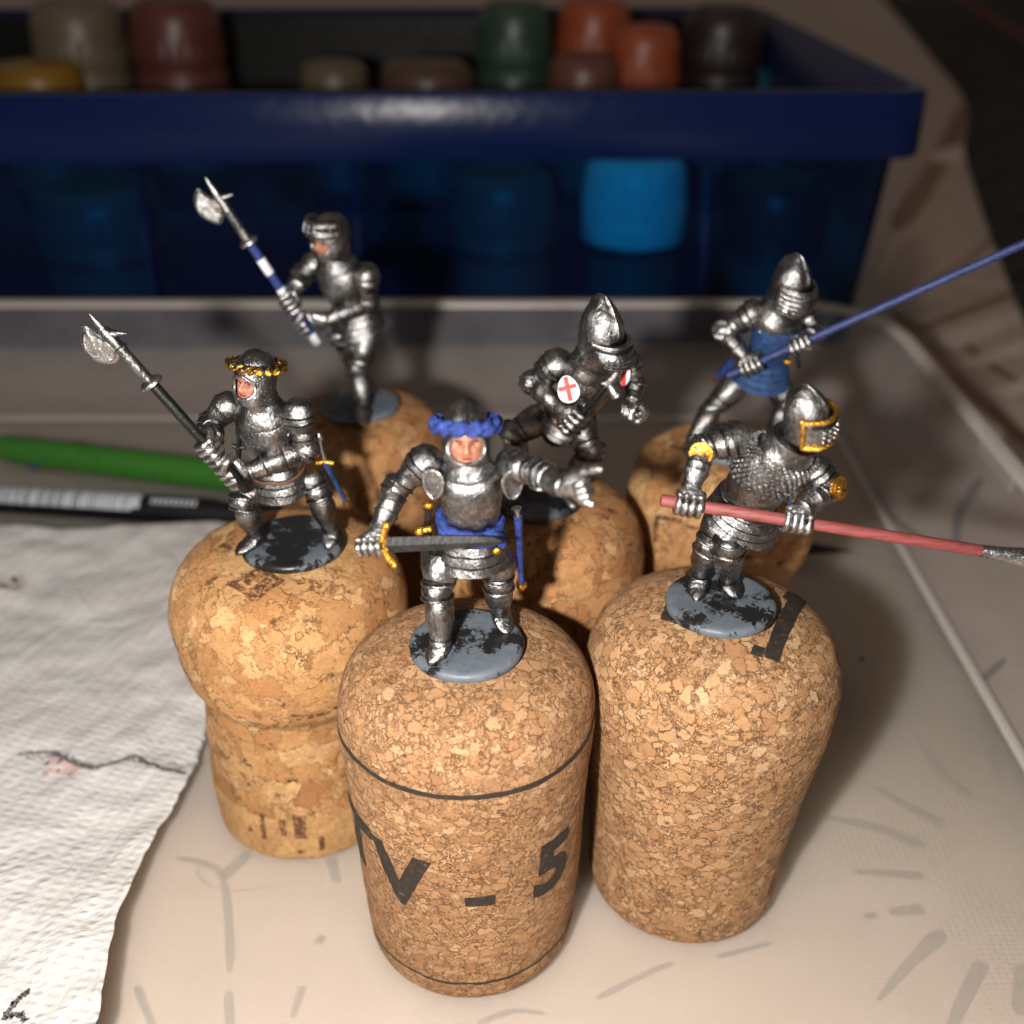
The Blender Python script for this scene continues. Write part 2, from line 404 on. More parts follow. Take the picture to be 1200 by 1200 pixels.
# ------------------------------------------------------------------ mesh helpers
COL = sc.collection
class MB:
    def __init__(s):
        s.v, s.f, s.dark = [], [], set()
    def grid(s, rows, closed=True, cap0=False, cap1=False, seams=()):
        n0 = len(s.v); m = len(rows[0])
        for r in rows:
            s.v += [V(p) for p in r]
        for i in range(len(rows) - 1):
            for j in range(m if closed else m - 1):
                k = (j + 1) % m
                if i in seams: s.dark.add(len(s.f))
                s.f.append((n0 + i * m + j, n0 + i * m + k, n0 + (i + 1) * m + k, n0 + (i + 1) * m + j))
        for flag, r, rev in ((cap0, 0, True), (cap1, len(rows) - 1, False)):
            if flag:
                c = V((0, 0, 0))
                for p in rows[r]: c += V(p)
                s.v.append(c / m); ci = len(s.v) - 1
                for j in range(m):
                    a, b = n0 + r * m + j, n0 + r * m + (j + 1) % m
                    s.f.append((ci, b, a) if rev else (ci, a, b))
        return s
    def lathe(s, p0, p1, prof, seg=18, ref=None, ka=1.0, kb=1.0):
        p0, p1 = V(p0), V(p1)
        ax = (p1 - p0); L = ax.length; ax.normalize()
        ref = V(ref) if ref is not None else (V((0, 0, 1)) if abs(ax.z) < 0.9 else V((0, -1, 0)))
        a = (ref - ax * ref.dot(ax)).normalized(); b = ax.cross(a)
        rows = [[p0 + ax * (t * L) + (a * math.cos(2 * PI * j / seg) * ka + b * math.sin(2 * PI * j / seg) * kb) * r for j in range(seg)] for t, r in prof]
        # the narrow joints between neighbouring plates
        sm = [i for i in range(1, len(prof) - 2) if prof[i - 1][1] - prof[i][1] > .006 and prof[i][1] <= prof[i + 1][1] and prof[i + 1][0] - prof[i][0] < .08 and max(q[1] for q in prof[i + 1:i + 3]) - prof[i][1] > .005]
        return s.grid(rows, True, True, True, set(sm) if s.joints else ())
    joints = False
    def tube(s, pts, rads, seg=10, caps=True):
        pts = [V(p) for p in pts]
        if not hasattr(rads, '__len__'): rads = [rads] * len(pts)
        rows = []; a = None
        for i, p in enumerate(pts):
            t = (pts[min(i + 1, len(pts) - 1)] - pts[max(i - 1, 0)]).normalized()
            if a is None:
                a = t.orthogonal().normalized()
            a = (a - t * a.dot(t)).normalized(); b = t.cross(a)
            rows.append([p + (a * math.cos(2 * PI * j / seg) + b * math.sin(2 * PI * j / seg)) * rads[i] for j in range(seg)])
        return s.grid(rows, True, caps, caps)
    def ring(s, pts, rads, seg=8):
        # closed tube
        pts = [V(p) for p in pts]; n = len(pts)
        if not hasattr(rads, '__len__'): rads = [rads] * n
        c = sum(pts, V((0, 0, 0))) / n
        rows = []
        for i, p in enumerate(pts):
            t = (pts[(i + 1) % n] - pts[i - 1]).normalized()
            a = (p - c); a = (a - t * a.dot(t)).normalized(); b = t.cross(a)
            rows.append([p + (a * math.cos(2 * PI * j / seg) + b * math.sin(2 * PI * j / seg)) * rads[i] for j in range(seg)])
        return s.grid(rows + [rows[0]], True)
    def ell(s, c, ax, ay, az, nu=16, nv=10):
        c, ax, ay, az = V(c), V(ax), V(ay), V(az)
        rows = []
        for i in range(1, nv):
            th = PI * i / nv
            rows.append([c - az * math.cos(th) + (ax * math.cos(2 * PI * j / nu) + ay * math.sin(2 * PI * j / nu)) * math.sin(th) for j in range(nu)])
        n0 = len(s.v)
        s.grid(rows, True)
        s.v += [c - az, c + az]; a, b = len(s.v) - 2, len(s.v) - 1
        for j in range(nu):
            k = (j + 1) % nu
            s.f.append((a, n0 + k, n0 + j)); s.f.append((b, n0 + (nv - 2) * nu + j, n0 + (nv - 2) * nu + k))
        return s
    def plate(s, pts, th):
        # closed outline of 3-D points extruded by vector th (both ways)
        n0 = len(s.v); n = len(pts); th = V(th)
        s.v += [V(p) - th for p in pts] + [V(p) + th for p in pts]
        s.f.append(tuple(n0 + i for i in reversed(range(n)))); s.f.append(tuple(n0 + n + i for i in range(n)))
        for i in range(n):
            j = (i + 1) % n
            s.f.append((n0 + i, n0 + j, n0 + n + j, n0 + n + i))
        return s
    def build(s, name, mat, parent=None, amp=0.0, freq=3.0, sharp=38, origin=None):
        o0 = V(origin) if origin is not None else V((0, 0, 0))
        vs = [p - o0 for p in s.v]
        if amp:
            vs = [p + noise.noise_vector((p + o0) * freq) * amp for p in vs]
        me = bpy.data.meshes.new(name)
        me.from_pydata([tuple(p) for p in vs], [], s.f)
        bm = bmesh.new(); bm.from_mesh(me)
        bmesh.ops.recalc_face_normals(bm, faces=bm.faces)
        bm.to_mesh(me); bm.free()
        me.shade_smooth()
        if sharp: me.set_sharp_from_angle(angle=R(sharp))
        me.materials.append(MAT[mat] if isinstance(mat, str) else mat)
        if s.dark:
            me.materials.append(MAT['silver_paint_dark'])
            for i in s.dark: me.polygons[i].material_index = 1
        o = bpy.data.objects.new(name, me)
        COL.objects.link(o)
        if parent is not None: o.parent = parent
        elif origin is not None: o.location = o0
        return o
def tag(o, label=None, cat=None, group=None, kind=None):
    if label: o['label'] = label
    if cat: o['category'] = cat
    if group: o['group'] = group
    if kind: o['kind'] = kind
    return o
def empty(name, loc, rot=(0, 0, 0)):
    o = bpy.data.objects.new(name, None)
    o.empty_display_size = 0.3
    o.location = loc; o.rotation_euler = rot
    COL.objects.link(o)
    return o
def lerp(a, b, t): return a + (b - a) * t
def smooth_path(pts, n):
    pts = [V(p) for p in pts]
    out = []
    for i in range(len(pts) - 1):
        p0, p1, p2, p3 = pts[max(i - 1, 0)], pts[i], pts[i + 1], pts[min(i + 2, len(pts) - 1)]
        for k in range(n):
            t = k / n
            out.append(0.5 * ((2 * p1) + (p2 - p0) * t + (2 * p0 - 5 * p1 + 4 * p2 - p3) * t * t + (3 * p1 - p0 - 3 * p2 + p3) * t ** 3))
    out.append(pts[-1])
    return out

#=====SETTING=====
# ------------------------------------------------------------------ tablecloth with its printed strokes
Z_CLOTH = -0.16
m = MB(); m.grid([[(-150, -30, Z_CLOTH), (150, -30, Z_CLOTH)], [(-150, 260, Z_CLOTH), (150, 260, Z_CLOTH)]], False)
table = tag(m.build('tablecloth', 'tablecloth_fabric'), kind='structure')
def stroke(px_pts, w0, w1, mat, z=Z_CLOTH + 0.004, parent=None, name='printed_stroke'):
    pts = smooth_path([atz(x, y, z) for x, y in px_pts], 8)
    n = len(pts); L, Rr = [], []
    for i, p in enumerate(pts):
        t = (pts[min(i + 1, n - 1)] - pts[max(i - 1, 0)]).normalized()
        s = t.cross(V((0, 0, 1)))
        u = i / (n - 1)
        w = lerp(w0, w1, u) * (0.35 + 0.65 * min(1, min(u, 1 - u) * 9)) * (1 + 0.18 * noise.noise(p * 4))
        L.append(p + s * w); Rr.append(p - s * w)
    m = MB(); m.grid([L, Rr], False)
    return m.build(name, mat, parent or table, sharp=0)
for pts, a, b in [
    ([(1077, 867), (1105, 905), (1137, 933)], .05, .13), ([(1021, 919), (1065, 945), (1108, 967)], .05, .12), ([(946, 954), (1025, 969), (1085, 992)], .04, .13),
    ([(1000, 1021), (1040, 1023), (1083, 1027)], .05, .09), ([(1042, 1069), (1083, 1065)], .07, .10), ([(1013, 1074), (1028, 1072)], .05, .05),
    ([(1029, 1173), (1065, 1130), (1106, 1092)], .04, .12), ([(1110, 1215), (1130, 1170), (1152, 1127)], .07, .12), ([(1195, 1190), (1199, 1130)], .10, .10),
    ([(1104, 758), (1148, 800), (1158, 845), (1171, 921)], .07, .09), ([(1148, 800), (1178, 772)], .07, .07), ([(1050, 720), (1095, 704)], .06, .07),
    ([(205, 1006), (238, 1011), (261, 1028), (269, 1095), (269, 1140)], .05, .07), ([(261, 1028), (293, 998)], .12, .07), ([(268, 1161), (270, 1215)], .06, .06),
    ([(160, 1155), (180, 1205)], .06, .05), ([(355, 1155), (343, 1192)], .06, .05), ([(388, 1005), (396, 1035)], .10, .06), ([(840, 1122), (905, 1104)], .04, .04),
    ([(700, 1170), (760, 1140), (790, 1128)], .05, .04), ([(372, 1098), (380, 1104)], .07, .07), ([(245, 1000), (232, 1018), (240, 1034), (275, 1044), (330, 1036)], .014, .014),
    ([(560, 1200), (600, 1185), (640, 1188)], .05, .03), ([(1150, 560), (1125, 600), (1120, 640)], .12, .10), ([(1010, 560), (1040, 600), (1090, 640)], .12, .1)]:
    stroke(pts, a, b, 'print_grey')
for pts, a, b in [([(1060, 380), (1083, 384), (1140, 362), (1230, 330)], .18, .22), ([(1046, 362), (1100, 420), (1167, 487), (1230, 540)], .26, .26),
                  ([(1050, 270), (1100, 190), (1135, 120)], .5, .5), ([(1120, 395), (1180, 440), (1240, 470)], .16, .2), ([(1090, 330), (1140, 300), (1190, 250)], .12, .1)]:
    stroke(pts, a, b, 'print_brown')
for pts, a, b in [([(1105, 405), (1150, 385), (1215, 365)], .45, .5), ([(1130, 430), (1170, 415), (1215, 400)], .3, .35), ([(1165, 462), (1190, 455), (1220, 445)], .3, .3),
                  ([(1125, 330), (1160, 335), (1190, 325)], .25, .25), ([(1105, 190), (1118, 178), (1130, 172)], .8, .6)]:
    stroke(pts, a, b, 'print_white', Z_CLOTH + 0.008)

# ------------------------------------------------------------------ clear plastic tray
TX0, TX1, TY0, TY1 = -19.0, 8.35, 3.0, 26.6
def rrect(off, z, r0=1.3, n=8):
    x0, x1, y0, y1, r = TX0 - off, TX1 + off, TY0 - off, TY1 + off * 1.35, r0 + off
    out = []
    for cx, cy, a0 in ((x1 - r, y1 - r, 0), (x0 + r, y1 - r, 90), (x0 + r, y0 + r, 180), (x1 - r, y0 + r, 270)):
        for k in range(n + 1):
            a = R(a0 + 90 * k / n)
            out.append(V((cx + r * math.cos(a), cy + r * math.sin(a), z)))
    return out
tray = tag(empty('plastic_tray', (-5, 14, -0.12)), 'shallow clear plastic tray with sloping sides that holds all the corks', 'tray')
T0 = V((-5, 14, -0.12))
m = MB(); m.grid([rrect(-0.05, -0.012)], True, cap0=True); m.f = [tuple(reversed(f)) for f in m.f]
m.build('tray_floor', 'tray_floor_plastic', tray, origin=T0)
m = MB(); m.grid([rrect(o, z) for o, z in ((-0.05, -0.012), (0.25, 0.02), (0.55, 0.12), (0.75, 0.35), (0.85, 0.7), (1.22, 2.42))], True)
m.build('tray_wall', 'tray_wall_plastic', tray, origin=T0)
m = MB(); m.grid([rrect(o, z) for o, z in ((1.22, 2.42), (1.24, 2.50), (1.32, 2.55), (1.50, 2.55), (1.56, 2.50), (1.56, 2.36))], True)
m.build('tray_rim', 'tray_rim_plastic', tray, origin=T0)
m = MB(); m.grid([rrect(o, z) for o, z in ((-0.16, 0.0), (-0.10, 0.03), (-0.04, 0.035), (0.02, 0.03))], True)
m.build('moulded_fillet', 'tray_rim_plastic', tray, origin=T0)
m = MB()
m.plate([V((9.85, 19.2, 2.40)), V((9.85, 20.9, 2.40)), V((9.85, 20.9, 1.85)), V((9.85, 19.2, 1.85))], (0.03, 0, 0))
m.build('latch_tab', 'tray_rim_plastic', tray, origin=T0)

m = MB()
q = atz(1010, 772, 0.02); m.ell(q, V((.05, .01, 0)), V((-.01, .035, 0)), V((0, 0, .02)), 8, 5); m.ell(q + V((.03, .02, .0)), V((.02, .03, 0)), V((.03, -.01, 0)), V((0, 0, .018)), 8, 5)
m.build('paint_speck', 'black_paint', tray, amp=.02, freq=20, origin=T0)
# ------------------------------------------------------------------ blue storage box
BX0, BX1, BY0, BY1 = -24.0, 11.1, 30.7, 52.0
box = tag(empty('storage_box', (-6, 41, Z_CLOTH)), 'dark blue translucent plastic storage box filled with paint pots', 'storage box')
B0 = V((-6, 41, Z_CLOTH))
box.rotation_euler = (0, 0, R(1.2))
def brect(off, z, r=0.9, n=5):
    out = []
    x0, x1, y0, y1 = BX0 - off, BX1 + off, BY0 - off, BY1 + off
    for cx, cy, a0 in ((x1 - r, y1 - r, 0), (x0 + r, y1 - r, 90), (x0 + r, y0 + r, 180), (x1 - r, y0 + r, 270)):
        for k in range(n + 1):
            a = R(a0 + 90 * k / n)
            out.append(V((cx + r * math.cos(a), cy + r * math.sin(a), z)))
    return out
m = MB(); m.grid([brect(-1.55, 0.14), brect(-1.57, 0.16)], True, cap1=True); m.build('box_floor', 'blue_plastic_thick', box, origin=B0)
m = MB(); m.grid([brect(-0.95, 0.05), brect(-0.85, 0.0), brect(-0.5, 5.5), brect(-0.40, 5.62)], True)
m.build('box_wall', 'blue_plastic', box, origin=B0)
m = MB(); m.grid([brect(-0.40, 5.62), brect(-0.02, 5.66), brect(0.0, 5.72), brect(0.0, 7.30), brect(-0.05, 7.40), brect(-0.32, 7.42), brect(-0.36, 7.35), brect(-0.95, 5.75), brect(-0.6, 5.70)], True)
m.build('box_collar', 'blue_plastic_thick', box, origin=B0)
for x in (-10.6, -4.6, 5.35):
    m = MB(); m.plate([V((x, 31.06, 0.3)), V((x, 31.9, 0.3)), V((x, 31.9, 7.2)), V((x, 30.97, 7.2)), V((x, 30.97, 5.8)), V((x, 31.4, 5.6))], (0.05, 0, 0))
    m.build('moulded_rib', 'blue_plastic_thick', box, origin=B0)
m = MB(); m.plate([V((BX0 + 1.4, 37.2, 2.6)), V((BX1 - 1.4, 37.2, 2.6)), V((BX1 - 1.4, 50, 2.6)), V((BX0 + 1.4, 50, 2.6))], (0, 0, 0.06))
m.build('shelf', 'blue_plastic_thick', box, origin=B0)
m = MB(); m.plate([V((BX0 + 1.6, 49.6, 2.7)), V((BX1 - 1.6, 49.6, 2.7)), V((BX1 - 1.2, 50.2, 7.3)), V((BX0 + 1.2, 50.2, 7.3))], (0, 0.08, 0))
m.build('box_shade_sheet', 'black_lacquer', box, origin=B0)  # black sheet added to stand in for the shade behind the pots

def pot(px, py, Y, rad, zbase, lid, label, body='jar_plastic', dome=0.25):
    top = at(px, py, Y)
    h = max(1.2, top.z - zbase)
    b = V((top.x, Y, zbase))
    e = tag(empty('paint_pot', b), label, 'paint pot', 'paint pots in the blue box')
    m = MB(); m.lathe(b, b + V((0, 0, h)), [(0.0, rad * .82), (0.02, rad * .88), (0.45, rad * .92), (0.52, rad * .90), (0.56, rad * .86)], 28)
    m.build('jar', body, e, origin=b)
    m = MB(); m.lathe(b, b + V((0, 0, h)), [(0.50, rad * .98), (0.51, rad), (0.62, rad), (0.63, rad * .97), (0.65, rad * .97), (0.66, rad), (0.74, rad), (0.84, rad * 0.99), (0.91, rad * .95), (0.96, rad * .87), (0.985, rad * .74), (0.99, rad * .62), (0.982, rad * .58), (0.982, rad * .2)], 64)
    for i, p in enumerate(m.v):
        t_ = (p.z - b.z) / h
        if .52 < t_ < .86:
            q = V((p.x - b.x, p.y - b.y, 0)); q *= (1.0 if i % 2 else .965); p.x, p.y = b.x + q.x, b.y + q.y
    m.build('lid', LID[lid], e, origin=b)
    m = MB(); m.grid([[b + V((math.cos(a_ * PI / 14) * rad * .935, math.sin(a_ * PI / 14) * rad * .935, h * z_)) for a_ in range(28)] for z_ in (.12, .42)], True)
    m.build('label_band', LID['grey'], e, origin=b)
    return e
S = 2.68
for a in [
    (85, -2, 40.5, 1.55, S, 'beige', 'paint pot with a tall beige lid standing next to the red lidded pot'),
    (200, -4, 40.5, 1.55, S, 'red', 'paint pot with a dull red lid beside the beige lidded one'),
    (40, 70, 38.6, 1.5, S, 'yellow', 'low paint pot with a bright yellow lid in front of the beige one'),
    (390, 70, 38.6, 1.15, S, 'tan', 'low paint pot with a tan lid just above the box rim'),
    (500, 70, 38.6, 1.6, S, 'brown', 'wide low paint pot with a brown lid just above the box rim'),
    (603, 0, 41.0, 1.3, S, 'green', 'paint pot with a green lid next to the orange ones'),
    (697, -3, 41.5, 1.3, S, 'orange', 'taller of the two orange lidded paint pots'),
    (757, 27, 39.3, 1.2, S, 'orange', 'shorter of the two orange lidded paint pots'),
    (685, 62, 38.4, 1.2, S, 'pink', 'low paint pot with a pinkish brown lid in front of the orange ones'),
    (850, 5, 41.0, 1.4, S, 'plum', 'paint pot with a dark plum lid beside the orange ones'),
    (110, 212, 35.2, 2.0, Z_CLOTH + .1, 'grey', 'wide paint pot with a grey lid seen through the box wall below the red lid'),
    (590, 195, 34.9, 1.65, Z_CLOTH + .1, 'grey', 'paint pot with a grey lid seen through the box wall beside the pale one'),
    (746, 178, 34.6, 1.6, Z_CLOTH + .1, 'white', 'pale white paint pot glowing cyan through the blue box wall'),
    (915, 205, 34.9, 1.6, Z_CLOTH + .1, 'plum', 'dark paint pot seen through the box wall near its corner')]:
    pot(*a)

# ------------------------------------------------------------------ dark cloth bundle beyond the tray
m = MB(); rows = []
edge = smooth_path([atz(px, py, 0) for px, py in ((1030, -8), (1090, 62), (1133, 120), (1130, 170), (1150, 240), (1180, 320), (1222, 420))], 6)
for i, q in enumerate(edge):
    v = i / (len(edge) - 1); row = []
    for j in range(40):
        u = j / 39
        hh = 2.2 * min(1, u * 12) ** .6 * min(1, (1 - u) * 9 + .02) * min(1, v * 7 + .02) * min(1, (1 - v) * 7 + .02)
        p = q + V((u * 34, 6 * u * (1 - v), 0))
        z = Z_CLOTH + 0.01 + hh * (0.7 + 0.5 * noise.noise(p * .16) + 0.22 * noise.noise(p * .6))
        row.append(V((p.x, p.y, max(z, Z_CLOTH + .01))))
    rows.append(row)
m.grid(rows, False)
dc = tag(m.build('folded_cloth', 'dark_cloth', origin=(22, 40, Z_CLOTH)), 'rumpled dark grey cloth with a red seam lying beyond the box corner', 'cloth')
m = MB(); m.tube(smooth_path([atz(1110, -12, 3.0), atz(1165, 22, 3.0), atz(1230, 62, 2.9)], 8), 0.22, 8)
m.build('red_seam', 'red_piping', dc, origin=(22, 40, Z_CLOTH))

# ------------------------------------------------------------------ paper towel
tw0 = V((-8, 14, 0.0))
def towel_edge(y):
    tab = [(4.0, -4.55), (8.1, -4.74), (9.55, -5.04), (10.9, -5.07), (12.66, -4.92), (14.1, -5.03), (15.5, -5.1), (18, -5.25), (21.2, -5.5)]
    for (y0, x0), (y1, x1) in zip(tab, tab[1:]):
        if y <= y1:
            return lerp(x0, x1, (y - y0) / (y1 - y0)) + 0.05 * noise.noise(V((y * 2.5, 0, 7))) + 0.035 * noise.noise(V((y * 9, 0, 3)))
    return tab[-1][1]
def towel_z(x, y):
    p = V((x, y, 0))
    z = 0.26 + 0.14 * noise.noise(p * 0.33) + 0.08 * noise.noise(p * 0.9 + V((5, 2, 0))) + 0.045 * noise.noise(p * 2.2)
    # the torn end lifts off the tray towards the near corner
    up = 0.85 * max(0, min(1, (14.3 - y) / 6.5)) ** 1.1
    return max(0.03, z + up * math.exp(-max(0, towel_edge(y) - x) / 3.2) - 0.10 * max(0, 1 - (towel_edge(y) - x) / 1.2) * (y > 13))
def towel_top(x):
    return 20.55 + 0.35 * noise.noise(V((x * .45, 1, 0))) + 0.2 * math.sin(x * 0.9 + 1)
m = MB(); rows = []
NY, NX = 150, 110
for i in range(NY + 1):
    row = []
    for j in range(NX + 1):
        u = j / NX
        yy = lerp(4.2, 20.6, i / NY)
        xr = towel_edge(yy); x = lerp(-19.5, xr, u ** 0.7)
        y = lerp(4.2, towel_top(x), i / NY)
        z = towel_z(x, y)
        row.append(V((x, y, max(z, 0.03))))
    rows.append(row)
m.grid(rows, False)
tow = m.build('paper_towel', 'paper_towel', origin=tw0, sharp=0)
sol = tow.modifiers.new('thickness', 'SOLIDIFY'); sol.thickness = 0.012; sol.offset = -1
tag(tow, 'crumpled white embossed paper towel with paint smears and torn edge', 'paper towel')
def on_towel(px, py):
    z = 0.4
    for _ in range(12):
        p = atz(px, py, z); z = lerp(z, towel_z(p.x, p.y), .6)
    return p
def towel_mark(name, pts, w, mat, jitter=0.05, lift=0.045):
    pp = smooth_path([on_towel(x, y) for x, y in pts], 14)
    L, Rr = [], []
    for i, p in enumerate(pp):
        t = (pp[min(i + 1, len(pp) - 1)] - pp[max(i - 1, 0)]).normalized()
        s = t.cross(V((0, 0, 1))) * w * (0.6 + 0.9 * abs(noise.noise(V((i * .7, w * 90, 2)))))
        q = p + V((noise.noise(V((i * .9, 1, 1))), noise.noise(V((i * .9, 7, 1))), 0)) * jitter
        for lst, k in ((L, 1), (Rr, -1)):
            a = q + s * k
            a.z = towel_z(a.x, a.y) + lift
            lst.append(a)
    m = MB(); m.grid([L, Rr], False)
    return m.build(name, mat, tow, origin=tw0, sharp=0)
towel_mark('pencil_line', [(22, 886), (60, 884), (80, 893), (108, 902), (135, 896), (158, 889), (185, 901), (204, 905), (218, 909)], 0.045, 'pencil_grey')
towel_mark('pencil_line', [(30, 890), (75, 888), (112, 900), (150, 893), (175, 898)], 0.02, 'pencil_grey', 0.1, 0.043)
towel_mark('red_smear', [(52, 897), (70, 893), (92, 905)], 0.10, 'smear_red', 0.05, 0.038)
towel_mark('red_smear', [(50, 908), (68, 906), (88, 910)], 0.06, 'smear_red', 0.05, 0.038)
towel_mark('paint_dab', [(5, 1198), (15, 1182), (28, 1168), (35, 1165)], 0.045, 'pencil_grey', 0.07)
towel_mark('paint_dab', [(8, 1195), (24, 1192), (30, 1200)], 0.035, 'pencil_grey', 0.07)
towel_mark('brown_stain', [(8, 692), (18, 684), (28, 682)], 0.28, 'stain_brown', 0.1, 0.036)

# ------------------------------------------------------------------ brushes and pen lying behind the corks
def stick(name, a, b, prof, mat, seg=20):
    m = MB(); m.lathe(a, b, prof, seg)
    return m.build(name, mat)
a, b = atz(-6, 524, 0.42), atz(330, 566, 0.42)
g = empty('green_pen', a)
m = MB(); m.lathe(a, b, [(0, .16), (0.012, .26), (0.05, .33), (0.3, .36), (0.9, .37), (1, .33)], 24); m.build('barrel', 'green_lacquer', g, origin=a)
m = MB(); d = (b - a).normalized(); m.tube([a + d * 1.3 + V((0, .30, .12)), a + d * 2.2 + V((0, .36, .16)), a + d * 3.0 + V((0, .33, .12))], [.05, .08, .05], 8); m.build('clip', 'black_lacquer', g, origin=a)
tag(g, 'plain dark green pen lying behind the paper towel', 'pen')
a, b = atz(-120, 578, 0.33), atz(1000, 646, 0.33)
a.z = b.z = 0.33
d = (b - a); Lb = d.length; d.normalize()
g = empty('black_brush', a)
m = MB(); m.lathe(a, b, [(0, .28), (0.2, .31), (0.345, .30), (0.36, .25), (0.6, .22), (0.80, .18), (0.82, .19)], 20); m.build('handle', 'black_lacquer', g, origin=a)
m = MB(); m.lathe(a, b, [(0.82, .20), (0.83, .21), (0.90, .19), (0.905, .17)], 20); m.build('ferrule', 'black_lacquer', g, origin=a)
m = MB(); m.lathe(a, b, [(0.90, .16), (0.93, .19), (0.96, .13), (0.985, .05), (1, .01)], 16); m.build('bristles', 'bristle_black', g, origin=a)
random.seed(5)
t = 0.06
up = V((0, -0.4, 0.9))
def band(t0, t1, half, rad, name='barcode_bar'):
    side = up.cross(d).normalized(); w = d.cross(side).normalized()
    rows = []
    for k in range(9):
        an = lerp(-half, half, k / 8)
        o = (w * math.cos(an) + side * math.sin(an)) * rad
        rows.append([a + d * (t0 * Lb) + o, a + d * (t1 * Lb) + o])
    m = MB(); m.grid(rows, False); m.build(name, 'label_white', g, origin=a, sharp=0)
while t < 0.265:
    w = random.choice([.0012, .0018, .0025, .0042, .006])
    band(t, min(t + w, 0.268), R(48), 0.318); t += w + random.choice([.0008, .001, .0014, .0022])
band(0.268, 0.276, R(36), 0.318)
for k in range(9):
    band(0.288 + k * .0056, 0.288 + k * .0056 + .0034, R(14), 0.312, 'printed_letter')
tag(g, 'long black paintbrush with a white barcode lying behind the corks', 'paintbrush')
a, b = atz(32, 546, 0.15), atz(300, 548, 0.15)
g = empty('small_brush', a)
m = MB(); m.lathe(a, b, [(0, .02), (0.02, .07), (0.045, .10), (0.06, .09)], 12); m.build('bristles', 'blue_paint', g, origin=a)
m = MB(); m.lathe(a, b, [(0.058, .10), (0.07, .11), (0.16, .13), (0.165, .12)], 14); m.build('ferrule', 'ferrule_brass', g, origin=a)
m = MB(); m.lathe(a, b, [(0.16, .12), (0.3, .17), (1, .10)], 14); m.build('handle', 'wood_handle', g, origin=a)
tag(g, 'small paintbrush with blue bristles and brass ferrule beside the green pen', 'paintbrush')

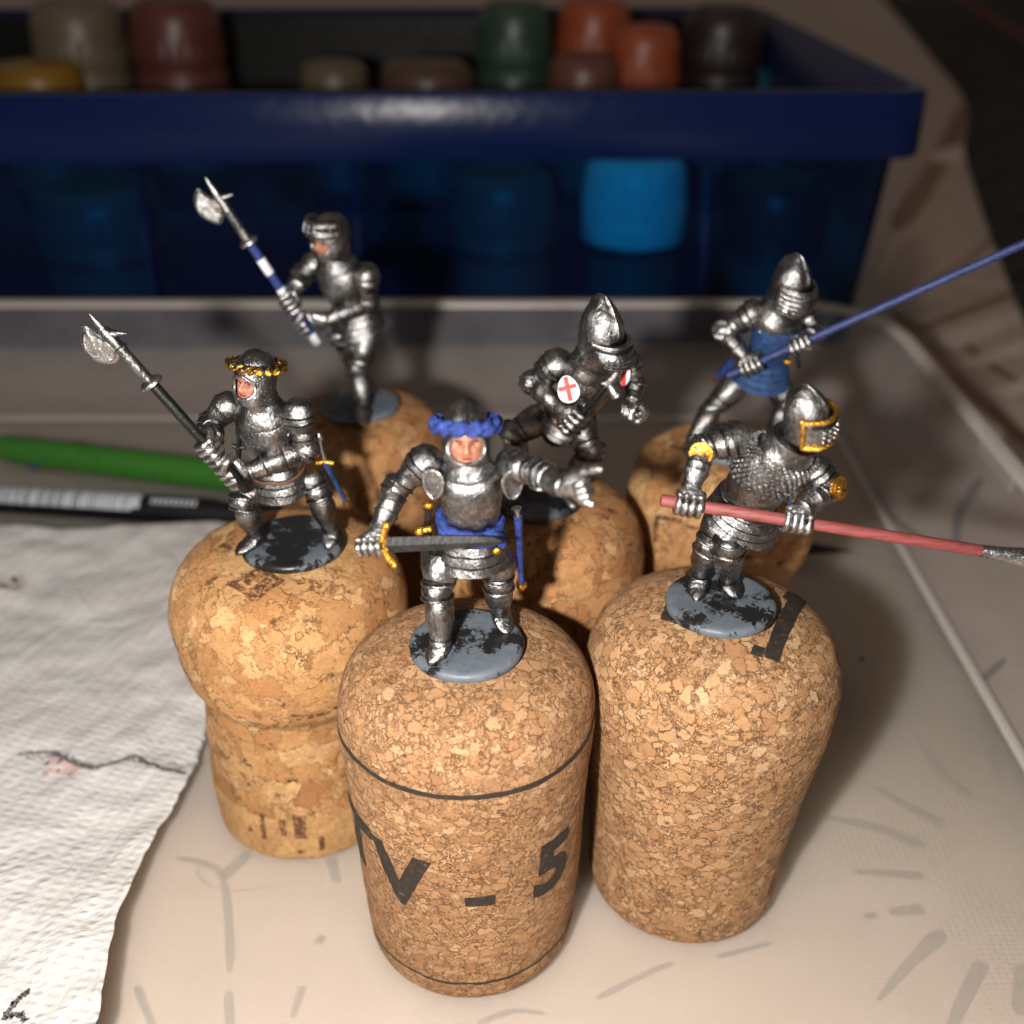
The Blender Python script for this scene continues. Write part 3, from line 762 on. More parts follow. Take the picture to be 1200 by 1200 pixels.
#=====CORKS=====
def prof_interp(prof, n):
    # smooth (z, r) profile
    pts = smooth_path([V((r, 0, z)) for z, r in prof], n)
    return [(p.z, max(p.x, 0.001)) for p in pts]
class Cork:
    def __init__(s, loc, prof, mat, label, seed, tilt=(0, 0), amp=0.035, twoface=None):
        s.loc = V(loc); s.seed = seed; s.amp = amp
        s.prof = prof_interp(prof, 10)
        s.h = s.prof[-1][0]
        s.root = tag(empty('champagne_cork', s.loc, (R(tilt[0]), R(tilt[1]), 0)), label, 'cork', 'corks used as painting handles')
        seg = 120
        cut = twoface or 0
        rows_low, rows = [], []
        for z, r in s.prof:
            row = [s.deform(V((r * math.cos(2 * PI * j / seg), r * math.sin(2 * PI * j / seg), z))) for j in range(seg)]
            rows.append(row)
        if twoface:
            k = next(i for i, (z, r) in enumerate(s.prof) if z > twoface)
            m = MB(); m.grid(rows[:k + 1], True, True, False); m.build('cork_end_disc', 'cork_disc', s.root, sharp=60)
            m = MB(); m.grid(rows[k:], True, False, True); m.build('cork_body', mat, s.root, sharp=60)
        else:
            m = MB(); m.grid(rows, True, True, True); m.build('cork_body', mat, s.root, sharp=60)
    def deform(s, p, out=0.0):
        q = p + V((s.seed * 7.3, s.seed * 3.1, 0))
        rad = V((p.x, p.y, 0)); r = rad.length
        d = s.amp * noise.noise(q * 0.55) + s.amp * 0.55 * noise.noise(q * 1.4) + s.amp * 0.30 * noise.noise(q * 4.0) + s.amp * 0.20 * noise.noise(q * 9.0)
        f = min(1, p.z * 4)
        n = V((0, 0, 0))
        if r > 1e-4: n = rad / r * min(1, r)
        return p + n * d * f + V((0, 0, d * 0.5 * max(0, 1 - r)))
    def r_at(s, z):
        for (z0, r0), (z1, r1) in zip(s.prof, s.prof[1:]):
            if z0 <= z <= z1 and z1 > z0: return lerp(r0, r1, (z - z0) / (z1 - z0))
        return s.prof[-1][1]
    def z_top(s, r):
        for (z0, r0), (z1, r1) in zip(reversed(s.prof[:-1]), reversed(s.prof[1:])):
            if r1 <= r <= r0 and r0 > r1 and z0 > s.h * 0.55: return lerp(z0, z1, (r0 - r) / (r0 - r1))
        return s.h
    def side(s, u, z, ang0, out=0.006):
        # u arc length (cm), ang0 measured from the side that faces -y, positive towards +x
        r = s.r_at(z); an = ang0 + u / 1.45 - PI / 2
        p = s.deform(V((r * math.cos(an), r * math.sin(an), z)))
        n = V((math.cos(an), math.sin(an), 0))
        return p + n * out
    def top(s, x, y, out=0.006):
        r = math.hypot(x, y)
        if r > 1.42: x, y, r = x * 1.42 / r, y * 1.42 / r, 1.42
        p = s.deform(V((x, y, s.z_top(r))))
        return p + V((x / max(r, .01) * out * .6, y / max(r, .01) * out * .6, out))
    def flat_mesh(s, polys, fn, name, mat, step=0.07):
        me = bpy.data.meshes.new(name)
        bm = bmesh.new()
        for poly in polys:
            try: bm.faces.new([bm.verts.new((x, y, 0)) for x, y in poly])
            except ValueError: pass
        s._finish(bm, me, fn, name, mat, step)
    def _finish(s, bm, me, fn, name, mat, step):
        bmesh.ops.triangulate(bm, faces=bm.faces)
        for _ in range(6):
            es = [e for e in bm.edges if e.calc_length() > step]
            if not es: break
            bmesh.ops.subdivide_edges(bm, edges=es, cuts=1)
            bmesh.ops.triangulate(bm, faces=[f for f in bm.faces if len(f.verts) > 3])
        for v in bm.verts:
            w = 0.012
            x = v.co.x + w * noise.noise(v.co * 14); y = v.co.y + w * noise.noise(v.co * 14 + V((9, 9, 9)))
            v.co = fn(x, y)
        bm.normal_update()
        bm.to_mesh(me); bm.free()
        me.materials.append(MAT[mat]); me.shade_smooth()
        o = bpy.data.objects.new(name, me); COL.objects.link(o); o.parent = s.root
        return o
    def text(s, txt, size, fn, name, mat, bold=0.02):
        cu = bpy.data.curves.new('t', 'FONT'); cu.body = txt; cu.size = size; cu.align_x = 'CENTER'; cu.align_y = 'CENTER'; cu.offset = bold
        cu.resolution_u = 4
        ob = bpy.data.objects.new('t', cu); COL.objects.link(ob)
        dg = bpy.context.evaluated_depsgraph_get()
        tm = bpy.data.meshes.new_from_object(ob.evaluated_get(dg))
        bm = bmesh.new(); bm.from_mesh(tm)
        bpy.data.objects.remove(ob); bpy.data.meshes.remove(tm)
        me = bpy.data.meshes.new(name)
        return s._finish(bm, me, fn, name, mat, 0.07)
    def ring(s, z, w, name, mat, wob=0.02):
        def fn(x, y): return s.side(x, z + y + wob * math.sin(x * 0.7 + 1), 0)
        seg = 160
        L, H = [], []
        for j in range(seg):
            an = 2 * PI * j / seg
            ww = w * (0.75 + 0.5 * abs(noise.noise(V((j * .13, z, 0)))))
            L.append(s.side(an * 1.45, z - ww + wob * math.sin(an), 0)); H.append(s.side(an * 1.45, z + ww + wob * math.sin(an), 0))
        m = MB(); m.grid([L, H], True); m.build(name, mat, s.root, sharp=0)

# A: front cork, fine granules
ZA = 4.66
corkA = Cork((-0.55, 10.45, 0), [(0, .02), (0, 1.05), (0.03, 1.27), (0.14, 1.355), (0.5, 1.39), (1.4, 1.43), (2.2, 1.465), (2.9, 1.51), (3.4, 1.55), (3.75, 1.56), (4.1, 1.50), (4.36, 1.35), (4.53, 1.08), (4.62, .70), (ZA, .3), (ZA, .02)],
             'cork_fine', 'fine grained cork lettered TV - 5 between two dark rings, under the pointing knight', 1, amp=0.03)
corkA.ring(3.74, 0.042, 'printed_ring', 'cork_ink', 0.03)
corkA.ring(0.42, 0.026, 'printed_ring', 'cork_ink', 0.02)
for ch, ang, dz in (('T', -64, 0.06), ('V', -32, 0.0), ('-', 7, -0.05), ('5', 45, 0.0)):
    corkA.text(ch, 1.22, (lambda A, D: (lambda x, y: corkA.side(x, 2.12 + y + D, A)))(R(ang), dz), 'printed_letter', 'cork_ink', 0.05 if ch != '-' else 0.03)
# F: right front cork, fine granules
ZF = 4.74
corkF = Cork((2.41, 11.2, 0), [(0, .02), (0, 0.98), (0.03, 1.20), (0.14, 1.285), (0.5, 1.325), (1.1, 1.345), (1.7, 1.39), (2.4, 1.47), (3.1, 1.57), (3.6, 1.60), (4.0, 1.55), (4.35, 1.38), (4.56, 1.06), (4.68, .68), (ZF, .3), (ZF, .02)],
             'cork_fine_pale', 'fine grained cork with bold black marks on top, under the red pike knight', 2, (0, 2.0), 0.035)
def bar(p, q, w):
    p, q = V((*p, 0)), V((*q, 0)); t = (q - p).normalized(); n = V((-t.y, t.x, 0)) * w
    return [tuple((p + n).xy), tuple((q + n).xy), tuple((q - n).xy), tuple((p - n).xy)]
def on_top(ck, px, py):
    z = ck.h
    for _ in range(8):
        p = atz(px, py, z) - ck.loc; z = lerp(z, ck.z_top(min(math.hypot(p.x, p.y), 1.42)), .6)
    return (p.x, p.y)
def px_poly(ck, pts): return [on_top(ck, *p) for p in pts]
corkF.flat_mesh([px_poly(corkF, q) for q in (
    [(914, 692), (934, 700), (898, 777), (879, 769)], [(908, 690), (914, 692), (909, 702), (902, 698)], [(878, 771), (882, 759), (868, 755), (864, 766)])],
    lambda x, y: corkF.top(x, y), 'printed_letter', 'cork_ink')
corkF.flat_mesh([px_poly(corkF, q) for q in ([(769, 698), (796, 706), (790, 739), (758, 727)], [(776, 692), (800, 660), (812, 664), (794, 708)])], lambda x, y: corkF.top(x, y), 'printed_letter', 'cork_ink')
corkF.flat_mesh([[(0.13 * math.cos(a * PI / 6) * k, 0.2 * math.sin(a * PI / 6) * k) for a in range(12)] for k in (1,)], lambda x, y: corkF.side(x, 0.75 + y, R(52)), 'brown_stain', 'cork_brand')
# B: left cork, mushroom, coarse granules with a natural disc at the foot
ZB = 4.62
MUSH = [(0, .02), (0, 1.05), (0.03, 1.26), (0.12, 1.36), (0.7, 1.38), (1.5, 1.36), (2.2, 1.35), (2.48, 1.36), (2.60, 1.42), (2.80, 1.54), (3.15, 1.62), (3.65, 1.635), (4.05, 1.55), (4.35, 1.37), (4.52, 1.05), (4.59, .66), (4.62, .3), (4.62, .02)]
corkB = Cork((-3.15, 12.75, 0), MUSH, 'cork_coarse', 'mushroom shaped coarse cork branded with a small lozenge, under the knight with the black halberd', 3, (0, 1.0), 0.05, twoface=0.78)
corkB.flat_mesh([px_poly(corkB, q) for q in (
    [(259, 687), (264, 682), (296, 698), (292, 706)], [(292, 706), (296, 698), (318, 680), (327, 680)], [(327, 680), (318, 680), (293, 670), (296, 664)], [(296, 664), (293, 670), (268, 686), (259, 687)],
    [(289, 690), (296, 696), (310, 684), (300, 678)], [(276, 682), (283, 687), (294, 676), (288, 671)], [(296, 680), (303, 684), (312, 680), (300, 674)])],
    lambda x, y: corkB.top(x, y), 'branded_lozenge', 'cork_brand')
corkB.flat_mesh([bar((0.0, -.02), (.2, -.10), .035), bar((.2, -.10), (.45, -.09), .035), bar((.45, -.09), (.72, .10), .03)], lambda x, y: corkB.side(x, 2.98 + y, R(8)), 'branded_line', 'cork_brand')
corkB.flat_mesh([bar((0, .1), (.12, .02), .06), bar((.12, .02), (.3, -.12), .03), bar((.3, -.12), (.42, -.10), .03), bar((-.05, .35), (.1, .3), .07)], lambda x, y: corkB.side(x, 3.15 + y, R(-64)), 'branded_line', 'cork_brand')
for x, y, w, h in ((0.06, 0.60, .095, .22), (-0.20, 0.58, .045, .16), (-0.52, 0.55, .04, .25), (0.36, 0.24, .045, .14), (0.05, 0.12, .06, .04), (-0.75, 0.42, .04, .05)):
    corkB.flat_mesh([bar((x, y - h), (x, y + h), w)], lambda x, y: corkB.side(x, y + .12, R(3)), 'branded_mark', 'cork_brand')
# C, D, E: the corks behind
def mush(k): return [(z * k, r * 0.93) for z, r in MUSH]
ZC = ZD = ZE = 4.62
corkC = Cork((-2.62, 17.25, 0), [(z, r * .92) for z, r in MUSH], 'cork_coarse_red', 'mushroom shaped coarse cork under the knight with the blue and white halberd', 4, (0, 0), 0.05)
corkD = Cork((0.40, 14.10, 0), [(z, r * .97) for z, r in MUSH], 'cork_coarse_red', 'coarse cork under the crouching knight with the red cross plate', 5, (0, 0), 0.05)
corkE = Cork((3.38, 15.75, 0), [(z, r * .94) for z, r in MUSH], 'cork_coarse', 'coarse cork under the knight with the blue pike', 6, (0, 0), 0.05)
def px_side(ck, px, py):
    # walk along the sight line to the cork's skin, return (arc, z)
    d = _ray(px, py); o = V((0, 0, CAM_H)) - ck.loc
    lo = 5.0
    for i in range(4000):
        t = lo + i * .005; p = o + d * t
        if 0 < p.z < ck.h and math.hypot(p.x, p.y) < ck.r_at(p.z): break
    return ((math.atan2(p.y, p.x) + PI / 2) * 1.45, p.z)
corkE.flat_mesh([[px_side(corkE, *q) for q in poly] for poly in ([(768, 604), (774, 603), (770, 636), (765, 636)], [(774, 603), (800, 607), (800, 612), (773, 609)], [(804, 613), (832, 619), (832, 624), (804, 618)])],
                lambda x, y: corkE.side(x, y, 0), 'branded_line', 'cork_brand')
#=====KNIGHTS=====
def nrm(v): return v.normalized()
class KMB(MB):
    joints = True
class Knight:
    def __init__(s, label, disc, ztop, basemat, r=0.655, tilt=None):
        c = atz(disc[0], disc[1], ztop + 0.11)
        s.o = V((c.x, c.y, ztop - 0.015)); s.y0 = c.y; s.z0 = ztop + 0.11
        s.root = tag(empty('knight_figurine', s.o), label, 'figurine', 'painted knight figurines')
        s.body = MB()
        m = MB()
        rows = []
        for z, rr in ((-.015, r - .03), (0.0, r), (0.05, r + .012), (0.085, r), (0.105, r - .03), (0.112, r - .07), (0.113, r * .6), (0.112, r * .25)):
            rows.append([V((c.x, c.y, ztop)) + V((rr * math.cos(2 * PI * j / 64), rr * math.sin(2 * PI * j / 64), z)) for j in range(64)])
        m.grid(rows, True, True, True)
        s.part(m, 'base', basemat, amp=0.008)
    def P(s, px, py, dy): return at(px, py, s.y0 + dy)
    def G(s, px, py, h): return atz(px, py, s.z0 + h)
    def part(s, m, name, mat='silver_paint', parent=None, amp=0.010, freq=7.0, sharp=42):
        return m.build(name, mat, parent or s.root, amp, freq, sharp, origin=s.o)
    # ---- trunk
    def torso(s, pel, chest, neck, shR, shL, mat='silver_paint', fauld_mat='silver_paint', fauld_len=0.52, k=1.0, belly=1.0, fauld_flare=1.0, fauld_seg=0):
        k *= 1.02
        up = nrm(neck - pel)
        side = shL - shR; side = nrm(side - up * side.dot(up))
        front = side.cross(up)
        s.side, s.up, s.front, s.pel, s.chest, s.neck = side, up, front, pel, chest, neck
        pts = smooth_path([pel, chest, neck], 10)
        n = len(pts)
        def sec(p, a, b, f, upv=None, seg=32):
            row = []
            for j in range(seg):
                t = 2 * PI * j / seg; c_, s_ = math.cos(t), math.sin(t)
                bb = b * (1.12 if s_ > 0 else 0.92)
                row.append(p + side * (a * math.copysign(abs(c_) ** .9, c_)) + front * (bb * math.copysign(abs(s_) ** .92, s_) + f))
            return row
        def spine(t):
            x = max(0, min(1, t)) * (n - 1); i = min(int(x), n - 2)
            return lerp(pts[i], pts[i + 1], x - i)
        prof = [(0.10, .235, .19, .0), (0.2, .255, .205, .01), (0.27, .27, .22, .02), (0.275, .295, .235, .02), (0.33, .30, .245, .03), (0.45, .325, .27, .045 * belly), (0.6, .35, .285, .05 * belly), (0.75, .345, .27, .035), (0.86, .30, .235, .015), (0.95, .22, .19, 0), (1.0, .16, .15, 0)]
        m = MB(); m.grid([sec(spine(t), a * k, b * k, f) for t, a, b, f in prof], True, True, True)
        s.part(m, 'breastplate', mat, amp=0.016)
        s.body.grid([sec(spine(t), a * k * .9, b * k * .9, f, seg=16) for t, a, b, f in prof], True, True, True)
        # plate skirt of overlapping hoops, hanging from the waist
        w0 = spine(0.27)
        dn = nrm(lerp(-up, V((0, 0, -1)), 0.6))
        fl = MB(); rows = []
        lames = 4
        for i in range(lames):
            for kk, (dt, dr) in enumerate(((0.0, 0.0), (0.05, .03), (0.85, .035), (1.0, .012))):
                t = (i + dt) / lames
                a = lerp(.27, .40 * fauld_flare, t ** .8) + dr; b = lerp(.225, .335 * fauld_flare, t ** .8) + dr
                rows.append(sec(w0 + dn * (fauld_len * t), a * k, b * k, .02))
        rows.append(sec(w0 + dn * (fauld_len * 0.96), .33 * k * fauld_flare, .27 * k * fauld_flare, .02))
        fl.grid(rows, True, True, True, {i * 4 + 3 for i in range(3)})
        s.fauld = s.part(fl, 'plate_skirt', fauld_mat, amp=0.012)
        s.waist, s.dn, s.sec, s.spine = w0, dn, sec, spine
        s.body.lathe(pel + up * .15, pel - up * .22, [(0, .2), (.5, .27), (1, .2)], 14)
    def belt(s, t, r, mat, name='belt', th=0.045, a=.35, b=.29, slope=0.0, twist=0):
        rows = s.sec(s.waist + s.dn * t, a, b, .02, seg=40)
        pts = [p + V((0, 0, 1)) * (slope * (p - s.waist).dot(s.side)) for p in rows]
        m = MB(); m.ring(pts, [th * (1 + .2 * math.sin(i * twist)) for i in range(len(pts))], 10)
        return s.part(m, name, mat, amp=0.02 if twist else 0.006)
    def scallop(s, t=0.80, n=11, span=1.15, mat='silver_paint_bright'):
        c = s.spine(t)
        m = MB()
        for i in range(n):
            an = lerp(-span, span, i / (n - 1))
            p = c + s.side * (math.sin(an) * .345) + s.front * (math.cos(an) * .31 + .03) - s.up * (0.05 * math.cos(an) + .012 * (i % 2))
            m.ell(p, s.side * .038, s.front * .026, s.up * .03, 8, 6)
        s.part(m, 'scalloped_collar_edge', mat)
    def gorget(s, r0=.30, r1=.20, h=.26, mat='silver_paint', lift=-.1):
        p = s.neck + s.up * lift
        rows = []
        for t, rr in ((0, r0), (.12, r0 * 1.0), (.3, r0 * .93), (.55, lerp(r0, r1, .62)), (.8, r1 * 1.02), (.9, r1 * 1.06), (1.0, r1 * 1.02)):
            rows.append(s.sec(p + s.up * (h * t), rr, rr * .86, .01))
        m = MB(); m.grid(rows, True, True, True)
        s.part(m, 'gorget', mat)
    # ---- limbs
    def arm(s, sh, el, wr, mat='silver_paint', pm='silver_paint', roundel=None, k=1.0, fan=True, out=None, pk=1.0):
        k *= 1.0; pk *= .98
        ax = nrm(el - sh)
        s.body.tube([sh - ax * .05, lerp(sh, el, .5), el, lerp(el, wr, .5), wr], [.10 * k, .10 * k, .09 * k, .085 * k, .07 * k], 10)
        # pauldron: three overlapping lames round the shoulder
        m = KMB()
        st = sh - ax * 0.12 * pk
        e2 = sh + ax * (0.30 * pk)
        m.lathe(st, e2, [(0, .05), (.04, .11 * pk), (.16, .17 * pk), (.34, .196 * pk), (.45, .208 * pk), (.47, .168 * pk), (.50, .168 * pk), (.53, .190 * pk), (.67, .192 * pk), (.69, .155 * pk), (.72, .155 * pk), (.75, .176 * pk), (.96, .166 * pk), (1.0, .15 * pk), (1.02, .12)], 26, s.up)
        s.part(m, 'pauldron', pm, amp=0.016)
        m = KMB()
        m.lathe(lerp(sh, el, .30), lerp(sh, el, 1.0), [(0, .12 * k), (.3, .134 * k), (.58, .135 * k), (.60, .122 * k), (.64, .122 * k), (.66, .136 * k), (.80, .132 * k), (1, .115 * k)], 22)
        s.part(m, 'upper_arm_plate', mat)
        # elbow
        bend = nrm(nrm(sh - el) + nrm(wr - el) + V((1e-3, 0, 0)))
        m = KMB()
        n = -bend
        f = nrm(n.cross(nrm(wr - sh)) + V((0, 0, 1e-4)))
        g = n.cross(f)
        m.ell(el + n * .015, n * .158 * k, f * .145 * k, g * .16 * k, 18, 12)
        for o in (-.055, .055):
            c = el + n * .01 + g * o
            m.ring([c + (n * math.cos(2 * PI * i / 24) + f * math.sin(2 * PI * i / 24)) * .155 * k for i in range(24)], .017, 8)
        el_o = s.part(m, 'elbow_plate', mat)
        fo = out if out is not None else f
        if roundel:
            fo = nrm(fo); a = nrm(fo.orthogonal())
            c = el + fo * .145
            m = KMB(); m.lathe(c - fo * .03, c + fo * .035, [(0, .10), (.15, .125), (.5, .13), (.55, .10), (.6, .10), (.7, .085), (.72, .055), (.8, .05), (1.0, .03)], 24)
            s.part(m, 'elbow_roundel', roundel)
        elif fan:
            fo = nrm(fo)
            c = el + fo * .12
            m = KMB(); m.lathe(c - fo * .03, c + fo * .02, [(0, .09), (.3, .13), (.7, .135), (.8, .11), (1.0, .02)], 18)
            s.part(m, 'elbow_wing', mat)
        m = KMB()
        m.lathe(lerp(el, wr, .12), wr, [(0, .115 * k), (.15, .138 * k), (.30, .138 * k), (.32, .125 * k), (.35, .135 * k), (.7, .115 * k), (.92, .098 * k), (1, .09 * k)], 22)
        s.part(m, 'forearm_plate', mat)
        m = KMB()
        axw = nrm(wr - el)
        m.lathe(wr - axw * .16, wr + axw * .06, [(0, .135 * k), (.08, .143 * k), (.14, .137 * k), (.45, .112 * k), (.75, .10 * k), (.78, .112 * k), (.92, .112 * k), (1, .09 * k)], 22)
        s.part(m, 'gauntlet_cuff', mat)
    def grip(s, c, u, wr, rs, mat='silver_paint_bright', k=1.0, name='gauntlet', flip=1):
        # closed steel hand: four jointed fingers and a thumb wrapped round a shaft at c along u
        u = nrm(u); w = wr - c; w = nrm(w - u * w.dot(u)); n = u.cross(w) * flip
        m = KMB(); R0 = rs + .042 * k; fr = .047 * k
        def pt(o, an, rad): return c + u * o + (w * math.cos(an) + n * math.sin(an)) * rad
        for i, (o, e, sz) in enumerate(((-.135, 262, .9), (-.046, 280, 1.0), (.046, 285, 1.03), (.135, 272, .97))):
            angs = [R(lerp(38, e, t / 15)) for t in range(16)]
            rad = [fr * sz * (1.0 + .16 * math.cos(t / 15 * 3 * 2 * PI)) * (0.86 if t == 15 else 1) for t in range(16)]
            m.tube([pt(o * k, a_, R0) for a_ in angs], rad, 9)
            m.ell(pt(o * k, R(52), R0 + .02 * k), u * .045 * k, w * .042 * k, n * .042 * k, 8, 6)
        th = [pt(.17 * k, R(-5), R0 + .05 * k), pt(.19 * k, R(-50), R0 + .02 * k), pt(.16 * k, R(-95), R0 + .005), pt(.11 * k, R(-135), R0 + .005)]
        m.tube(smooth_path(th, 5), [.058 * k] * 8 + [.05 * k] * 7 + [.04 * k], 9)
        # back of the hand and palm up to the wrist
        rows = []
        for t, hw, ht in ((0, .085, .075), (.3, .115, .075), (.6, .165, .068), (.85, .19, .062), (1.0, .185, .05)):
            a0 = wr; a1 = pt(0, R(40), R0 + .005 * k)
            p = lerp(a0, a1, t)
            d = nrm(a1 - a0); sdv = u; td = nrm(d.cross(sdv))
            rows.append([p + sdv * (hw * k * math.cos(2 * PI * j / 16)) + td * (ht * k * math.sin(2 * PI * j / 16)) for j in range(16)])
        m.grid(rows, True, True, True)
        m.ell(pt(0, R(0), R0 + .03 * k), u * .17 * k, w * .065 * k, n * .09 * k, 12, 8)
        return s.part(m, name, mat, amp=.006)
    def leg(s, hip, kn, an, toe, mat='silver_paint', k=1.0, heel=None, foot_only=False):
        k *= 1.02
        s.body.tube([hip, kn, lerp(kn, an, .5), an], [.15 * k, .12 * k, .11 * k, .07 * k], 10)
        fdir = toe - an; fdir.z = 0; fdir = nrm(fdir) if fdir.length > .02 else V((0, -1, 0))
        m = KMB(); m.lathe(lerp(hip, kn, -.05), kn, [(0, .17 * k), (.25, .205 * k), (.55, .195 * k), (.72, .178 * k), (.74, .165 * k), (.78, .178 * k), (.9, .165 * k), (1, .14 * k)], 24)
        s.part(m, 'thigh_plate', mat, amp=.014)
        kd = nrm((kn - hip).normalized() + (kn - an).normalized() + fdir * .25)
        up = nrm(hip - an); sd = nrm(up.cross(kd))
        m = KMB(); m.ell(kn + kd * .03, sd * .165 * k, kd * .175 * k, up * .15 * k, 20, 12)
        for o, rr in ((-.085, .168), (.085, .170)):
            c = kn + kd * .015 + up * o
            m.ring([c + (sd * math.cos(2 * PI * i / 24) * rr + kd * math.sin(2 * PI * i / 24) * rr) * k for i in range(24)], .019, 8)
        s.part(m, 'knee_plate', mat)
        m = KMB()
        cal = -fdir * .02
        m.lathe(lerp(kn, an, .10), an + (an - kn).normalized() * .02, [(0, .13 * k), (.10, .150 * k), (.3, .166 * k), (.5, .158 * k), (.72, .128 * k), (.88, .108 * k), (.92, .118 * k), (1.0, .118 * k)], 24)
        s.part(m, 'greave', mat, amp=.014)
        # armoured shoe
        heelp = an - fdir * .10; heelp.z = s.z0 + .06
        tp = V((toe.x, toe.y, s.z0 + .045))
        sdv = fdir.cross(V((0, 0, 1)))
        rows = []
        for t, hw, ht in ((0, .05, .05), (.06, .085, .09), (.2, .10, .125), (.36, .108, .13), (.38, .115, .135), (.5, .118, .115), (.52, .112, .105), (.54, .118, .11), (.66, .113, .092), (.68, .106, .083), (.70, .11, .087), (.84, .085, .062), (.95, .045, .04), (1.0, .015, .02)):
            p = lerp(heelp, tp, t); rows.append([V((p.x, p.y, s.z0 + ht * .62)) + sdv * (hw * k * math.cos(2 * PI * j / 18)) + V((0, 0, 1)) * (ht * .72 * k * math.sin(2 * PI * j / 18)) for j in range(18)])
        m = KMB(); m.grid(rows, True, True, True)
        m.lathe(an + V((0, 0, .08)), V((an.x, an.y, s.z0 + .08)), [(0, .10), (.5, .105), (1, .10)], 16)
        s.part(m, 'sabaton', mat, amp=.010)
        s.body.lathe(an, V((an.x, an.y, s.z0 + .03)), [(0, .08), (1, .08)], 10)
    # ---- head
    def head_frame(s, c, az, pitch, roll=0, size=1.0):
        s.hk = size
        a, p = R(az), R(pitch)
        f = V((math.sin(a) * math.cos(p), -math.cos(a) * math.cos(p), math.sin(p)))
        sd = nrm(V((0, 0, 1)).cross(f)); u = f.cross(sd)
        if roll:
            q = Matrix.Rotation(R(roll), 3, f); sd, u = q @ sd, q @ u
        s.hc, s.hf, s.hs, s.hu = c, f, sd, u
    def hp(s, an, u, k=1.0, extra=0.0):
        # point of the helmet skin at angle an (0 = front) and height u
        r = (s.hr(u) * k + extra) * s.hk
        return s.hc + s.hu * (u * s.hk) + (s.hs * (math.sin(an) * .93) + s.hf * (math.cos(an) * 1.04)) * r
    def helmet(s, prof, mat='silver_paint', opening=None, name='helmet', ridge=0.0, rim_mat='silver_paint_bright', back=0.0):
        P = smooth_path([V((r, 0, u)) for u, r in prof], 5)
        P = [(p.z, max(p.x, .004)) for p in P]
        def hr(u):
            if u <= P[0][0]: return P[0][1]
            for (u0, r0), (u1, r1) in zip(P, P[1:]):
                if u0 <= u <= u1: return lerp(r0, r1, (u - u0) / max(u1 - u0, 1e-6))
            return P[-1][1]
        s.hr = hr
        seg = 56
        m = MB(); rows = []
        for u, r in P:
            row = []
            for j in range(seg):
                an = 2 * PI * j / seg
                kx = ridge * math.exp(-(math.sin(an) / .12) ** 2) * max(0, min(1, (u + .0) * 8))
                p = s.hp(an, u, 1, kx)
                row.append(p - s.hf * back * max(0, u) ** 1.0)
            rows.append(row)
        m.grid(rows, True, False, True)
        if opening:
            a0, uc, ua = opening
            keep = []
            for f in m.f:
                c = sum((m.v[i] for i in f), V((0, 0, 0))) / len(f) - s.hc
                an = math.atan2(c.dot(s.hs) / .93, c.dot(s.hf) / 1.04); uu = c.dot(s.hu) / s.hk
                if (an / a0) ** 2 + ((uu - uc) / ua) ** 2 < 1: continue
                keep.append(f)
            m.f = keep
        h = s.part(m, name, mat, amp=.010)
        if opening:
            pts = [s.hp(opening[0] * math.cos(2 * PI * i / 40), opening[1] + opening[2] * math.sin(2 * PI * i / 40), 1, .004) for i in range(40)]
            m = MB(); m.ring(pts, .022, 8); s.part(m, 'helmet_rim', rim_mat, h)
            s.face(opening)
        return h
    def face(s, opening):
        a0, uc, ua = opening[0] * 1.18, opening[1], opening[2] * 1.2
        rows = []
        NU, NA = 36, 36
        def g(x, y, w, v): return math.exp(-((x / w) ** 2 + (y / v) ** 2))
        def hgt(x, y):
            # x -1..1 across, y -1..1 up
            h = .055 * g(x, y + .05, .15, .36) * (1.0 if y < .3 else .7) + .018 * g(x, y + .28, .24, .14)
            h += .022 * g(x, y - .55, .75, .18)
            h -= .040 * (g(x - .36, y - .24, .2, .15) + g(x + .36, y - .24, .2, .15))
            h += .016 * (g(x - .48, y + .08, .26, .24) + g(x + .48, y + .08, .26, .24))
            h += .018 * g(x, y + .86, .3, .17) - .014 * g(x, y + .58, .32, .05) + .010 * (g(x, y + .5, .22, .06) + g(x, y + .66, .2, .06))
            return h
        def fp(x, y, e=0): return s.hp(x * a0, uc + y * ua, .85, hgt(x, y) + e)
        for i in range(NU + 1):
            y = lerp(-1.05, 1.05, i / NU)
            rows.append([fp(lerp(-1.1, 1.1, j / NA), y) for j in range(NA + 1)])
        m = MB(); m.grid(rows, False)
        fo = s.part(m, 'face', 'skin_paint', amp=.004)
        for sx in (-.36, .36):
            m = MB(); m.ell(fp(sx, .24, .012), s.hs * .026, s.hu * .013, s.hf * .012, 10, 6); s.part(m, 'eye', 'skin_dark', fo, amp=0)
            m = MB(); m.tube(smooth_path([fp(sx * .55, .40, .004), fp(sx, .47, .006), fp(sx * 1.5, .38, .004)], 4), .011, 6); s.part(m, 'eyebrow', 'skin_dark', fo, amp=0)
        m = MB(); m.tube(smooth_path([fp(-.26, -.58, .004), fp(0, -.55, .008), fp(.26, -.58, .004)], 4), [.006, .009, .011, .012, .012, .012, .011, .009, .006], 6); s.part(m, 'mouth', 'skin_dark', fo, amp=0)
        m = MB(); m.tube(smooth_path([fp(0, .30, -.004), fp(0, .05, -.002), fp(0, -.18, .0)], 5), [.012] * 6 + [.017] * 5, 6); s.part(m, 'nose_bridge', 'skin_light', fo, amp=0)
